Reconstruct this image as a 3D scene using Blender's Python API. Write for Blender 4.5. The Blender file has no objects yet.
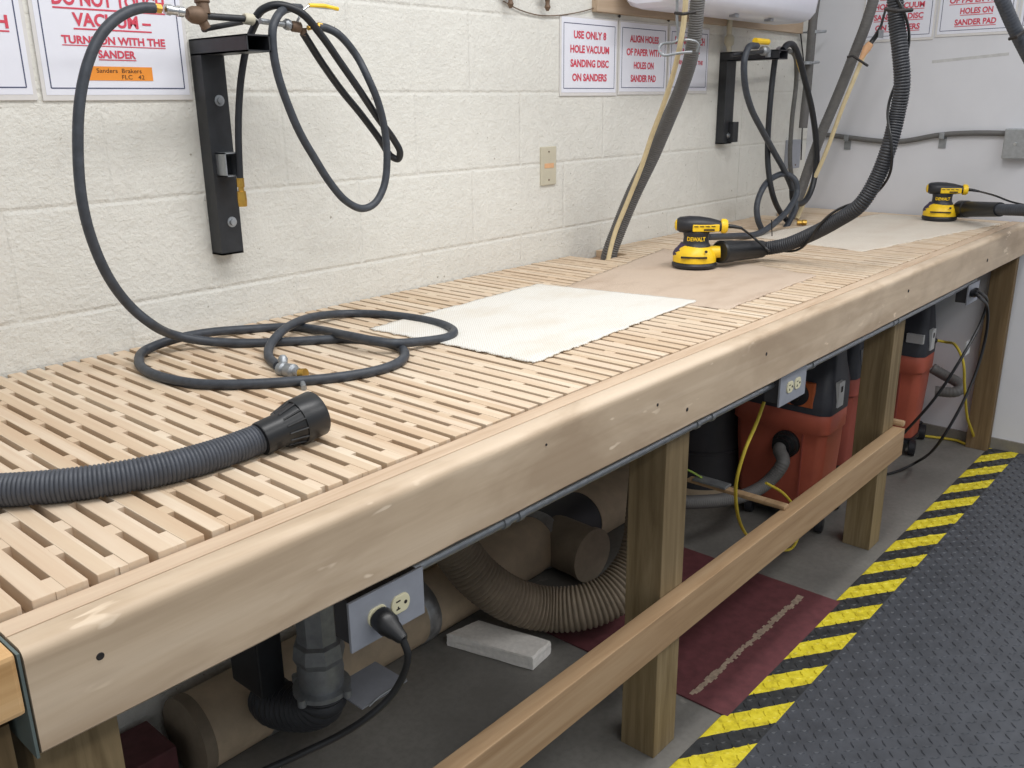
import bpy, bmesh, math, random
import numpy as np
from mathutils import Vector, Matrix
random.seed(7)
PI = math.pi
sc = bpy.context.scene
C = sc.collection

# ------------------------------------------------------------------ camera
T = 0.9525                       # bench top height
RX, RY, RZ, FPX = 1.2668, 0.0115, -0.8491, 898.5
CAM = Vector((0.0, -1.7622, T + 0.4707))
cx, sx, cy, sy, cz, sz = math.cos(RX), math.sin(RX), math.cos(RY), math.sin(RY), math.cos(RZ), math.sin(RZ)
RM = Matrix(((cz, -sz, 0), (sz, cz, 0), (0, 0, 1))) @ Matrix(((cy, 0, sy), (0, 1, 0), (-sy, 0, cy))) @ Matrix(((1, 0, 0), (0, cx, -sx), (0, sx, cx)))
cam = bpy.data.cameras.new('camera')
camo = bpy.data.objects.new('camera', cam); C.objects.link(camo)
camo.matrix_world = Matrix.Translation(CAM) @ RM.to_4x4()
cam.sensor_width = 36; cam.lens = 36 * FPX / 1024; cam.clip_start = .02
sc.camera = camo

# ------------------------------------------------------------------ light and exposure
sc.view_settings.view_transform = 'Standard'; sc.view_settings.look = 'None'
sc.view_settings.gamma = 1; sc.view_settings.exposure = 0.0
w = bpy.data.worlds.new('room_light'); sc.world = w; w.use_nodes = True
w.node_tree.nodes['Background'].inputs[0].default_value = (.90, .95, 1.0, 1)
w.node_tree.nodes['Background'].inputs[1].default_value = 0.46
def area(name, loc, sx_, sy_, power, col=(1, .98, .965), rot=(0, 0, 0)):
    l = bpy.data.lights.new(name, 'AREA'); l.shape = 'RECTANGLE'; l.size = sx_; l.size_y = sy_
    l.energy = power; l.color = col
    o = bpy.data.objects.new(name, l); o.location = loc; o.rotation_euler = rot; C.objects.link(o)
area('ceiling_tube_light', (1.2, -1.15, 2.9), 2.6, .35, 42)
area('ceiling_tube_light', (3.0, -2.6, 2.9), 2.6, .35, 38)
area('ceiling_tube_light', (0.2, -3.0, 2.9), 2.6, .35, 30)

L = 4.0                          # far wall
D = 0.9066                       # inner face of the front board
BOT = 0.829                      # its lower edge

def ray(px, py):
    return RM @ Vector(((px - 512) / FPX, -(py - 384) / FPX, -1.0))
def U(px, py, ax, val):
    d = ray(px, py); i = 'xyz'.index(ax)
    return CAM + d * ((val - CAM[i]) / d[i])
def DP(px, py, dep):
    return CAM + ray(px, py) * dep

# ------------------------------------------------------------------ materials
def new_mat(name):
    m = bpy.data.materials.new(name); m.use_nodes = True
    nt = m.node_tree; b = nt.nodes['Principled BSDF']
    return m, nt, b
def srgb(c):
    return tuple((x / 255 / 12.92 if x / 255 <= .04045 else ((x / 255 + .055) / 1.055) ** 2.4) for x in c) + (1,)
def N(nt, t, **k):
    n = nt.nodes.new(t)
    for a, v in k.items(): setattr(n, a, v)
    return n
def coords(nt, scale=(1, 1, 1), loc=(0, 0, 0)):
    tc = N(nt, 'ShaderNodeTexCoord'); mp = N(nt, 'ShaderNodeMapping')
    mp.inputs['Scale'].default_value = scale; mp.inputs['Location'].default_value = loc
    nt.links.new(tc.outputs['Object'], mp.inputs['Vector']); return mp.outputs['Vector']
def noise(nt, vec, scale, detail=3, rough=.5, dist=0):
    n = N(nt, 'ShaderNodeTexNoise'); n.inputs['Scale'].default_value = scale
    n.inputs['Detail'].default_value = detail; n.inputs['Roughness'].default_value = rough
    n.inputs['Distortion'].default_value = dist
    nt.links.new(vec, n.inputs['Vector']); return n.outputs['Fac']
def ramp(nt, fac, stops):
    r = N(nt, 'ShaderNodeValToRGB'); e = r.color_ramp.elements
    e[0].position, e[0].color = stops[0]; e[1].position, e[1].color = stops[-1]
    for p, c in stops[1:-1]:
        x = e.new(p); x.color = c
    nt.links.new(fac, r.inputs['Fac']); return r.outputs['Color']
def mix(nt, fac, a, b, blend='MIX'):
    m = N(nt, 'ShaderNodeMix', data_type='RGBA', blend_type=blend)
    for s, v in ((m.inputs[0], fac), (m.inputs[6], a), (m.inputs[7], b)):
        if hasattr(v, 'links') or hasattr(v, 'is_linked'): nt.links.new(v, s)
        else: s.default_value = v
    return m.outputs[2]
def bump(nt, b, h, strength=.3, dist=.002, prev=None):
    n = N(nt, 'ShaderNodeBump'); n.inputs['Strength'].default_value = strength; n.inputs['Distance'].default_value = dist
    nt.links.new(h, n.inputs['Height'])
    if prev is not None: nt.links.new(prev, n.inputs['Normal'])
    nt.links.new(n.outputs['Normal'], b.inputs['Normal']); return n.outputs['Normal']
G = lambda v: (v, v, v, 1)

def plain(name, rgb, rough=.5, metal=0, var=.12, nscale=40, bmp=.05, spec=.5):
    m, nt, b = new_mat(name)
    v = coords(nt); f = noise(nt, v, nscale, 4, .6)
    c = srgb(rgb)
    lo = tuple(x * (1 - var) for x in c[:3]) + (1,); hi = tuple(min(1, x * (1 + var)) for x in c[:3]) + (1,)
    nt.links.new(ramp(nt, f, [(.3, lo), (.7, hi)]), b.inputs['Base Color'])
    b.inputs['Roughness'].default_value = rough; b.inputs['Metallic'].default_value = metal
    b.inputs['Specular IOR Level'].default_value = spec
    if bmp: bump(nt, b, f, bmp, .001)
    return m

def wood(name, base, dark, light, axis=0, rough=.6, blotch=0.5, fine=55):
    m, nt, b = new_mat(name)
    s = [1., 1., 1.]; s[axis] = .06
    v = coords(nt, tuple(s))
    s2 = [1., 1., 1.]; s2[axis] = .25
    v2 = coords(nt, tuple(s2), (3, 1, 2))
    g = noise(nt, v, fine, 5, .65, .6)
    c = ramp(nt, g, [(.25, srgb(dark)), (.5, srgb(base)), (.75, srgb(light))])
    g2 = noise(nt, v2, 7, 3, .6, .4)
    c2 = mix(nt, ramp(nt, g2, [(.35, G(0)), (.7, G(blotch))]), c, srgb(dark))
    nt.links.new(c2, b.inputs['Base Color'])
    b.inputs['Roughness'].default_value = rough; b.inputs['Specular IOR Level'].default_value = .3
    bump(nt, b, g, .15, .0008)
    return m

def wood_board():                # worn pale front board with scuffs and dents
    m, nt, b = new_mat('worn_pale_board')
    v = coords(nt, (.05, 1, 1)); g = noise(nt, v, 30, 5, .6, .8)
    c = ramp(nt, g, [(.25, srgb((182, 161, 136))), (.5, srgb((197, 177, 152))), (.8, srgb((209, 191, 168)))])
    v2 = coords(nt, (.35, 1, 1), (5, 2, 0)); g2 = noise(nt, v2, 9, 4, .6, .5)
    c = mix(nt, ramp(nt, g2, [(.42, G(0)), (.66, G(.7))]), c, srgb((162, 140, 116)))
    v3 = coords(nt, (.3, 1, 1), (1, 7, 4)); g3 = noise(nt, v3, 45, 2, .5)
    g4 = noise(nt, coords(nt), 6, 2)
    spots = mix(nt, 1.0, ramp(nt, g3, [(.66, G(0)), (.70, G(1))]), ramp(nt, g4, [(.45, G(0)), (.55, G(.8))]), 'MULTIPLY')
    c = mix(nt, spots, c, srgb((230, 212, 188)))
    # painted highlight: brighter colour band along the rounded top edge
    tc = N(nt, 'ShaderNodeTexCoord'); sp = N(nt, 'ShaderNodeSeparateXYZ'); nt.links.new(tc.outputs['Object'], sp.inputs[0])
    ad = N(nt, 'ShaderNodeMath', operation='MULTIPLY_ADD'); nt.links.new(g2, ad.inputs[0]); ad.inputs[1].default_value = -.03
    nt.links.new(sp.outputs['Z'], ad.inputs[2])
    mr = N(nt, 'ShaderNodeMapRange'); nt.links.new(ad.outputs[0], mr.inputs[0])
    mr.inputs[1].default_value = T - .022; mr.inputs[2].default_value = T - .012
    c = mix(nt, mr.outputs[0], c, srgb((210, 192, 170)))
    nt.links.new(c, b.inputs['Base Color']); b.inputs['Roughness'].default_value = .5
    b.inputs['Specular IOR Level'].default_value = .35
    bump(nt, b, g2, .25, .004)
    return m

def slat_mat():
    m, nt, b = new_mat('beech_slats')
    v = coords(nt, (1, .05, 1)); g = noise(nt, v, 60, 4, .6, .4)
    tc = N(nt, 'ShaderNodeTexCoord'); sp = N(nt, 'ShaderNodeSeparateXYZ'); nt.links.new(tc.outputs['Object'], sp.inputs[0])
    def fl(out, mul, add=0):
        a = N(nt, 'ShaderNodeMath', operation='MULTIPLY_ADD'); nt.links.new(out, a.inputs[0]); a.inputs[1].default_value = mul; a.inputs[2].default_value = add
        f = N(nt, 'ShaderNodeMath', operation='FLOOR'); nt.links.new(a.outputs[0], f.inputs[0]); return f.outputs[0]
    cb = N(nt, 'ShaderNodeCombineXYZ'); nt.links.new(fl(sp.outputs['X'], 1 / .0166, .37), cb.inputs[0])
    wn = N(nt, 'ShaderNodeTexWhiteNoise'); nt.links.new(cb.outputs[0], wn.inputs['Vector'])
    c = ramp(nt, wn.outputs['Value'], [(0, srgb((202, 181, 154))), (.4, srgb((213, 195, 171))), (1, srgb((221, 206, 185)))])
    c = mix(nt, ramp(nt, g, [(.35, G(.35)), (.65, G(0))]), c, srgb((186, 152, 122)))
    g2 = noise(nt, coords(nt, (1, .6, 1)), 2.2, 3, .6)
    c = mix(nt, ramp(nt, g2, [(.5, G(0)), (.72, G(.45))]), c, srgb((196, 168, 140)))
    nt.links.new(c, b.inputs['Base Color']); b.inputs['Roughness'].default_value = .6; b.inputs['Specular IOR Level'].default_value = .3
    bump(nt, b, g, .1, .0006)
    return m

def cmu():
    m, nt, b = new_mat('painted_block_wall')
    tc = N(nt, 'ShaderNodeTexCoord'); sp = N(nt, 'ShaderNodeSeparateXYZ'); nt.links.new(tc.outputs['Object'], sp.inputs[0])
    ax = N(nt, 'ShaderNodeMath', operation='ADD'); nt.links.new(sp.outputs['X'], ax.inputs[0]); ax.inputs[1].default_value = 8.128 - .209
    az = N(nt, 'ShaderNodeMath', operation='ADD'); nt.links.new(sp.outputs['Z'], az.inputs[0]); az.inputs[1].default_value = 4.064 - .0264
    cb = N(nt, 'ShaderNodeCombineXYZ'); nt.links.new(ax.outputs[0], cb.inputs[0]); nt.links.new(az.outputs[0], cb.inputs[1])
    br = N(nt, 'ShaderNodeTexBrick'); nt.links.new(cb.outputs[0], br.inputs['Vector'])
    br.offset = .5; br.inputs['Scale'].default_value = 1; br.inputs['Brick Width'].default_value = .4064; br.inputs['Row Height'].default_value = .2032
    br.inputs['Mortar Size'].default_value = .008; br.inputs['Mortar Smooth'].default_value = 1.0
    inv = N(nt, 'ShaderNodeMath', operation='SUBTRACT'); inv.inputs[0].default_value = 1; nt.links.new(br.outputs['Fac'], inv.inputs[1])
    v = coords(nt)
    fine = noise(nt, v, 110, 5, .65); mid = noise(nt, v, 30, 4, .6); big = noise(nt, v, 3, 3)
    pit = noise(nt, coords(nt, (1, 1, 1), (4, 4, 4)), 75, 2, .5)
    c = ramp(nt, big, [(.3, srgb((219, 218, 211))), (.7, srgb((227, 226, 219)))])
    c = mix(nt, ramp(nt, mid, [(.35, G(.25)), (.6, G(0))]), c, srgb((206, 204, 197)))
    pitm = ramp(nt, pit, [(.25, G(1)), (.30, G(0))])
    c = mix(nt, mix(nt, 1.0, pitm, G(.8), 'MULTIPLY'), c, srgb((150, 143, 128)))
    scuff = noise(nt, coords(nt, (1, 1, .5), (2, 9, 1)), 16, 3, .6)
    c = mix(nt, ramp(nt, scuff, [(.72, G(0)), (.8, G(.35))]), c, srgb((160, 150, 138)))
    nt.links.new(c, b.inputs['Base Color']); b.inputs['Roughness'].default_value = .55; b.inputs['Specular IOR Level'].default_value = .35
    n1 = bump(nt, b, inv.outputs[0], .55, .003)
    n2 = bump(nt, b, mid, .6, .006, n1)
    bump(nt, b, fine, .8, .004, n2)
    return m

def concrete():
    m, nt, b = new_mat('grey_concrete_floor')
    v = coords(nt); a = noise(nt, v, 2.5, 5, .6); f = noise(nt, v, 60, 4, .6)
    c = ramp(nt, a, [(.3, srgb((104, 102, 98))), (.7, srgb((134, 132, 127)))])
    c = mix(nt, ramp(nt, f, [(.3, G(.35)), (.6, G(0))]), c, srgb((92, 90, 86)))
    g = noise(nt, coords(nt, (1, 1, 1), (3, 3, 3)), 9, 4, .7)
    c = mix(nt, ramp(nt, g, [(.66, G(0)), (.72, G(.35))]), c, srgb((172, 168, 158)))
    nt.links.new(c, b.inputs['Base Color']); b.inputs['Roughness'].default_value = .6
    bump(nt, b, f, .15, .001); return m

def dotmat(name, rgb, stain, pitch=.0075):
    m, nt, b = new_mat(name)
    tc = N(nt, 'ShaderNodeTexCoord'); sp = N(nt, 'ShaderNodeSeparateXYZ'); nt.links.new(tc.outputs['UV'], sp.inputs[0])
    outs = []
    for k in ('X', 'Y'):
        a = N(nt, 'ShaderNodeMath', operation='MULTIPLY'); nt.links.new(sp.outputs[k], a.inputs[0]); a.inputs[1].default_value = 2 * PI / pitch
        s = N(nt, 'ShaderNodeMath', operation='SINE'); nt.links.new(a.outputs[0], s.inputs[0]); outs.append(s.outputs[0])
    mu = N(nt, 'ShaderNodeMath', operation='ADD'); nt.links.new(outs[0], mu.inputs[0]); nt.links.new(outs[1], mu.inputs[1])
    hole = ramp(nt, mu.outputs[0], [(.62, G(0)), (.95, G(1))])
    big = noise(nt, coords(nt, (1.0, 2.2, 1)), 5, 4, .6)
    c = mix(nt, ramp(nt, big, [(.48, G(0)), (.72, G(.6))]), srgb(rgb), srgb(stain))
    c = mix(nt, hole, c, tuple(x * .78 for x in srgb(stain)[:3]) + (1,))
    nt.links.new(c, b.inputs['Base Color']); b.inputs['Roughness'].default_value = .8; b.inputs['Specular IOR Level'].default_value = .2
    iv = N(nt, 'ShaderNodeMath', operation='SUBTRACT'); iv.inputs[0].default_value = 1; nt.links.new(hole, iv.inputs[1])
    bump(nt, b, iv.outputs[0], .4, .0015)
    return m

def stripe_mat():
    m, nt, b = new_mat('hazard_border_rubber')
    tc = N(nt, 'ShaderNodeTexCoord'); sp = N(nt, 'ShaderNodeSeparateXYZ'); nt.links.new(tc.outputs['Object'], sp.inputs[0])
    # diagonal coordinate u = x + 1.4*(y + .92) ; yellow where fract((u-1.593)/.198) < .51
    a = N(nt, 'ShaderNodeMath', operation='MULTIPLY_ADD'); nt.links.new(sp.outputs['Y'], a.inputs[0]); a.inputs[1].default_value = 1.4; nt.links.new(sp.outputs['X'], a.inputs[2])
    nz = noise(nt, coords(nt), 60, 2)
    w0 = N(nt, 'ShaderNodeMath', operation='MULTIPLY_ADD'); nt.links.new(nz, w0.inputs[0]); w0.inputs[1].default_value = .008; nt.links.new(a.outputs[0], w0.inputs[2])
    q = N(nt, 'ShaderNodeMath', operation='MULTIPLY_ADD'); nt.links.new(w0.outputs[0], q.inputs[0]); q.inputs[1].default_value = 1 / .1975; q.inputs[2].default_value = (1.4 * .92 - 1.593 - .004) / .1975 + 20
    f = N(nt, 'ShaderNodeMath', operation='FRACT'); nt.links.new(q.outputs[0], f.inputs[0])
    l = N(nt, 'ShaderNodeMath', operation='LESS_THAN'); nt.links.new(f.outputs[0], l.inputs[0]); l.inputs[1].default_value = .52
    dirt = noise(nt, coords(nt), 45, 4, .65)
    yel = ramp(nt, dirt, [(.3, srgb((176, 160, 40))), (.5, srgb((214, 198, 46))), (.7, srgb((226, 212, 66)))])
    blk = ramp(nt, dirt, [(.3, srgb((38, 40, 42))), (.7, srgb((58, 60, 62)))])
    nt.links.new(mix(nt, l.outputs[0], blk, yel), b.inputs['Base Color'])
    b.inputs['Roughness'].default_value = .5; bump(nt, b, dirt, .1, .001)
    return m

M = {}
M['cmu'] = cmu(); M['concrete'] = concrete(); M['board'] = wood_board(); M['slat'] = slat_mat()
M['drywall'] = plain('white_painted_drywall', (212, 213, 218), .6, var=.03, nscale=5, bmp=.04)
M['strip'] = wood('pale_pine_strip', (200, 178, 154), (178, 152, 126), (212, 192, 168), 0, fine=45, blotch=.4)
M['post'] = wood('treated_green_post', (138, 120, 90), (100, 84, 58), (162, 144, 112), 2, .7, .55, 40)
M['postdark'] = wood('treated_brown_plank', (120, 100, 72), (92, 76, 52), (140, 120, 90), 2, .7, .4, 40)
M['rail'] = wood('pine_rail', (176, 147, 114), (150, 121, 90), (190, 164, 132), 0, .55, .5, 40)
M['ply'] = wood('brown_backing_board', (186, 166, 144), (164, 142, 118), (198, 180, 160), 0, .6, .4, 30)
M['plenum'] = plain('light_stop_panel', (164, 138, 112), .85, var=.15, nscale=20)  # tan lightened so the slat gaps read brighter
M['black'] = plain('black_painted_steel', (38, 40, 44), .45, var=.3, nscale=25, bmp=.15)
M['airhose'] = plain('charcoal_rubber_hose', (56, 61, 69), .5, var=.25, nscale=60, bmp=.08)
M['airhose_b'] = plain('black_rubber_hose', (28, 31, 37), .42, var=.2, nscale=60)
M['airhose_g'] = plain('dusty_grey_hose', (98, 98, 96), .7, var=.15, nscale=60)
M['vhose'] = plain('slate_ribbed_hose', (66, 70, 78), .5, var=.15, nscale=60)
M['vhose_b'] = plain('black_ribbed_hose', (48, 50, 55), .5, var=.15, nscale=60)
M['vhose_g'] = plain('grey_ribbed_hose', (100, 99, 98), .6, var=.1, nscale=60)
M['cuff'] = plain('black_plastic_cuff', (26, 28, 31), .38, var=.1)
M['blackp'] = plain('black_plastic', (36, 37, 42), .45, var=.15)
M['yellow'] = plain('tool_yellow_plastic', (242, 200, 34), .4, var=.06)
M['purple'] = plain('dusty_purple_plastic', (62, 52, 84), .6, var=.2)
M['cream'] = plain('cream_strap', (206, 190, 152), .6, var=.08)
M['beige'] = plain('beige_plate', (196, 190, 170), .5, var=.04)
M['stain'] = plain('tan_stain', (214, 168, 128), .8)
M['chrome'] = plain('bright_zinc', (200, 202, 205), .28, 1, var=.08)
M['galv'] = plain('galvanised_steel', (168, 172, 176), .42, .85, var=.12, nscale=70)
M['castalu'] = plain('cast_aluminium', (150, 154, 158), .45, .7, var=.15, nscale=50)
M['brass'] = plain('brass', (196, 158, 78), .35, .9, var=.1)
M['bronze'] = plain('dull_bronze', (112, 92, 76), .6, .35, var=.2)
M['paper'] = plain('white_sign_sheet', (226, 228, 238), .3, var=.01, bmp=0)
M['holder'] = plain('clear_sign_sleeve', (214, 212, 210), .25, var=.03, bmp=0)
M['navy'] = plain('navy_border_ink', (74, 80, 108), .6, bmp=0)
M['red'] = plain('red_ink', (206, 70, 90), .6, var=.03, bmp=0)
M['orange'] = plain('orange_label', (236, 148, 52), .5, var=.03, bmp=0)
M['ink'] = plain('black_ink', (34, 30, 30), .6, bmp=0)
M['lens'] = plain('white_acrylic_lens', (226, 228, 240), .25, var=.01, bmp=0)
M['greyplate'] = plain('grey_steel_plate', (158, 162, 172), .45, .2, var=.06)
M['ivory'] = plain('ivory_receptacle', (226, 220, 186), .4, var=.03)
M['plugblack'] = plain('black_cord_rubber', (28, 29, 31), .4, var=.1)
M['yellowcord'] = plain('yellow_cord_rubber', (206, 184, 60), .5, var=.08)
M['duct'] = plain('dusty_brown_duct', (196, 176, 150), .6, .1, var=.18, nscale=12)
M['ductgrey'] = plain('shiny_duct_collar', (165, 165, 166), .35, .6, var=.2)
M['flexduct'] = plain('taupe_flexible_duct', (134, 121, 104), .75, var=.12, nscale=30)
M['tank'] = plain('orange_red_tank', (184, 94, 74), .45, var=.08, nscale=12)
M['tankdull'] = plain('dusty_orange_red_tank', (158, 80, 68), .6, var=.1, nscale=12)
M['vachead'] = plain('charcoal_vacuum_head', (52, 54, 62), .5, var=.12)
M['vorange'] = plain('orange_switch_plate', (196, 104, 62), .5, var=.08)
M['label'] = plain('white_label', (206, 208, 210), .4, var=.04)
M['foam'] = plain('pale_concrete_block', (236, 233, 228), .85, var=.08, nscale=80, bmp=.5)
M['maroon'] = plain('maroon_plate', (98, 54, 58), .6, var=.2, nscale=35, bmp=.2)
M['scuff'] = plain('worn_pale_streak', (160, 142, 124), .8, var=.3, nscale=90)
M['rubber'] = plain('dark_rubber_mat', (70, 73, 79), .42, var=.2, nscale=14, bmp=.05)
M['stripe'] = stripe_mat()
M['matwhite'] = dotmat('white_nonslip_mesh', (228, 227, 222), (214, 205, 190), .006)
M['matbrown'] = dotmat('brown_nonslip_mesh', (208, 190, 172), (178, 156, 136), .006)
M['matcream'] = dotmat('cream_nonslip_mesh', (224, 216, 203), (212, 198, 182), .006)
M['drum'] = plain('dark_steel_drum', (74, 74, 78), .5, .4, var=.2, nscale=6)
M['glove'] = plain('dark_teal_edge', (92, 104, 102), .6)

# ------------------------------------------------------------------ mesh helpers
def obj(name, bm, m, parent=None, smooth=False, label=None, kind=None):
    me = bpy.data.meshes.new(name); bmesh.ops.recalc_face_normals(bm, faces=bm.faces)
    bm.to_mesh(me); bm.free()
    mats = m if isinstance(m, (list, tuple)) else [m]
    for x in mats: me.materials.append(M[x] if isinstance(x, str) else x)
    if smooth:
        me.polygons.foreach_set('use_smooth', [True] * len(me.polygons))
        try: me.set_sharp_from_angle(angle=math.radians(40))
        except Exception: pass
    o = bpy.data.objects.new(name, me); C.objects.link(o)
    if parent is not None:
        o.parent = parent; o.matrix_parent_inverse = Matrix.Identity(4)
        if parent.type == 'EMPTY' or True:
            # meshes are written in world space: cancel the parent's placement
            o.matrix_parent_inverse = WM(parent).inverted()
    if label: o['label'] = label
    if kind: o['kind'] = kind
    return o
def WM(o):
    m = Matrix.LocRotScale(o.location, o.rotation_euler, o.scale)
    if o.parent: m = WM(o.parent) @ o.matrix_parent_inverse @ m
    return m
def thing(name, label, cat, loc=(0, 0, 0), group=None):
    o = bpy.data.objects.new(name, None); C.objects.link(o); o.location = loc; o.empty_display_size = .05
    o['label'] = label; o['category'] = cat
    if group: o['group'] = group
    return o
def tag(o, label, cat, group=None, kind=None):
    o['label'] = label; o['category'] = cat
    if group: o['group'] = group
    if kind: o['kind'] = kind
    return o
def box(bm, x0, x1, y0, y1, z0, z1, mat=0, ch=0.0, mtx=None):
    x0, x1 = sorted((x0, x1)); y0, y1 = sorted((y0, y1)); z0, z1 = sorted((z0, z1))
    nb = bmesh.new()
    vs = [nb.verts.new(p) for p in ((x0, y0, z0), (x1, y0, z0), (x1, y1, z0), (x0, y1, z0), (x0, y0, z1), (x1, y0, z1), (x1, y1, z1), (x0, y1, z1))]
    for f in ((0, 3, 2, 1), (4, 5, 6, 7), (0, 1, 5, 4), (1, 2, 6, 5), (2, 3, 7, 6), (3, 0, 4, 7)):
        nb.faces.new([vs[i] for i in f])
    if ch: bmesh.ops.bevel(nb, geom=list(nb.edges), offset=ch, segments=2, affect='EDGES', profile=.6)
    join(bm, nb, mtx, mat); return bm
def join(bm, nb, mtx=None, mat=0):
    mp = {}
    for v in nb.verts: mp[v] = bm.verts.new(mtx @ v.co if mtx else v.co)
    for f in nb.faces:
        g = bm.faces.new([mp[v] for v in f.verts]); g.material_index = mat
    nb.free()
def BX(*a, **k): return box(bmesh.new(), *a, **k)
def frame(d):
    d = Vector(d).normalized(); a = Vector((0, 0, 1)) if abs(d.z) < .9 else Vector((1, 0, 0))
    u = a.cross(d).normalized(); return u, d.cross(u)
def spline(pts, n=8):
    P = [Vector(p) for p in pts]; P = [P[0] * 2 - P[1]] + P + [P[-1] * 2 - P[-2]]; out = []
    for i in range(1, len(P) - 2):
        a, b, c, d = P[i - 1:i + 3]
        # centripetal
        t0 = 0; t1 = max((b - a).length ** .5, 1e-4); t2 = t1 + max((c - b).length ** .5, 1e-4); t3 = t2 + max((d - c).length ** .5, 1e-4)
        for k in range(n):
            t = t1 + (t2 - t1) * k / n
            A1 = a * ((t1 - t) / (t1 - t0)) + b * ((t - t0) / (t1 - t0)); A2 = b * ((t2 - t) / (t2 - t1)) + c * ((t - t1) / (t2 - t1)); A3 = c * ((t3 - t) / (t3 - t2)) + d * ((t - t2) / (t3 - t2))
            B1 = A1 * ((t2 - t) / (t2 - t0)) + A2 * ((t - t0) / (t2 - t0)); B2 = A2 * ((t3 - t) / (t3 - t1)) + A3 * ((t - t1) / (t3 - t1))
            out.append(B1 * ((t2 - t) / (t2 - t1)) + B2 * ((t - t1) / (t2 - t1)))
    out.append(P[-2]); return out
def resample(pts, step):
    P = [Vector(p) for p in pts]; cum = [0.0]
    for a, b in zip(P, P[1:]): cum.append(cum[-1] + (b - a).length)
    n = max(2, int(round(cum[-1] / step))); out = []; k = 0
    for i in range(n + 1):
        d = cum[-1] * i / n
        while k < len(P) - 2 and cum[k + 1] < d: k += 1
        t = (d - cum[k]) / max(cum[k + 1] - cum[k], 1e-9); out.append(P[k].lerp(P[k + 1], min(1, max(0, t))))
    return out
def tube(bm, pts, r, seg=12, closed=False, mat=0, cap=True):
    n = len(pts); rr = r if isinstance(r, (list, tuple)) else [r] * n
    t0 = (pts[1] - pts[0]).normalized(); u, v = frame(t0); rings = []
    for i in range(n):
        t = (pts[min(i + 1, n - 1)] - pts[max(i - 1, 0)])
        t = t.normalized() if t.length > 1e-9 else t0
        u = (u - t * u.dot(t)); u = u.normalized() if u.length > 1e-6 else frame(t)[0]; v = t.cross(u)
        rings.append([bm.verts.new(pts[i] + (u * math.cos(a) + v * math.sin(a)) * rr[i]) for a in [2 * PI * k / seg for k in range(seg)]])
    for A, B in zip(rings, rings[1:]):
        for k in range(seg):
            f = bm.faces.new((A[k], A[(k + 1) % seg], B[(k + 1) % seg], B[k])); f.material_index = mat
    if cap:
        for R_ in (rings[0][::-1], rings[-1]):
            f = bm.faces.new(R_); f.material_index = mat
    return bm
def hose(pts, r, seg=12, n=8): return tube(bmesh.new(), spline(pts, n), r, seg)
def ribbed(pts, r, pitch=.007, depth=.0022, seg=18, n=10):
    p = resample(spline(pts, n), pitch / 4); k = [0, .75, 1, .75]
    return tube(bmesh.new(), p, [r - depth + depth * k[i % 4] for i in range(len(p))], seg)
def cyl(bm, p0, p1, r0, r1=None, seg=20, mat=0):
    p0, p1 = Vector(p0), Vector(p1); r1 = r0 if r1 is None else r1
    return tube(bm, [p0, p1], [r0, r1], seg, mat=mat)
def lathe(bm, p0, d, prof, seg=28, mat=0, sc2=1.0):
    p0 = Vector(p0); d = Vector(d).normalized(); u, v = frame(d); rings = []
    for a, r in prof:
        r = max(r, 1e-4)
        rings.append([bm.verts.new(p0 + d * a + (u * math.cos(t) + v * math.sin(t) * sc2) * r) for t in [2 * PI * k / seg for k in range(seg)]])
    for A, B in zip(rings, rings[1:]):
        for k in range(seg):
            f = bm.faces.new((A[k], A[(k + 1) % seg], B[(k + 1) % seg], B[k])); f.material_index = mat
    bm.faces.new(rings[0][::-1]).material_index = mat; bm.faces.new(rings[-1]).material_index = mat
    return bm
def loft(bm, rings, mat=0):
    R_ = [[bm.verts.new(p) for p in r] for r in rings]
    for A, B in zip(R_, R_[1:]):
        n = len(A)
        for k in range(n): bm.faces.new((A[k], A[(k + 1) % n], B[(k + 1) % n], B[k])).material_index = mat
    bm.faces.new(R_[0][::-1]).material_index = mat; bm.faces.new(R_[-1]).material_index = mat
    return bm
def text_bm(s, height, width=None, bold=.02, depth=.0006):
    cu = bpy.data.curves.new('lettering', 'FONT'); cu.body = s; cu.size = 1; cu.offset = bold; cu.extrude = 0; cu.align_x = 'CENTER'; cu.resolution_u = 3
    o = bpy.data.objects.new('lettering', cu); C.objects.link(o)
    bpy.context.view_layer.update()
    dg = bpy.context.evaluated_depsgraph_get(); me = bpy.data.meshes.new_from_object(o.evaluated_get(dg))
    bm = bmesh.new(); bm.from_mesh(me)
    bpy.data.objects.remove(o); bpy.data.curves.remove(cu); bpy.data.meshes.remove(me)
    if not bm.verts: return bm
    xs = [v.co.x for v in bm.verts]; ys = [v.co.y for v in bm.verts]
    fy = height / .72; fx = (width / (max(xs) - min(xs))) if width else fy
    mx = (max(xs) + min(xs)) / 2
    for v in bm.verts: v.co = Vector(((v.co.x - mx) * fx, (v.co.y - .36) * fy, depth))
    return bm

# ================================================================== SETTING
def struct(name, bm, m):
    o = obj(name, bm, m); o['kind'] = 'structure'; return o
struct('floor', BX(-2, L + .15, -4.6, .15, -.06, 0), 'concrete')
bm = BX(-2, 3.372, 0, .15, 0, 2.6); box(bm, 3.372, 3.378, .006, .15, 0, 2.6); box(bm, 3.378, L, .002, .15, 0, 2.6)
struct('wall_back', bm, 'cmu')
struct('wall_right', BX(L, L + .12, -4.6, .15, 0, 2.6), 'drywall')
struct('baseboard_right', BX(L - .012, L, -3.2, -.001, 0, .05), plain('grey_base_strip', (120, 116, 108), .7))

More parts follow.
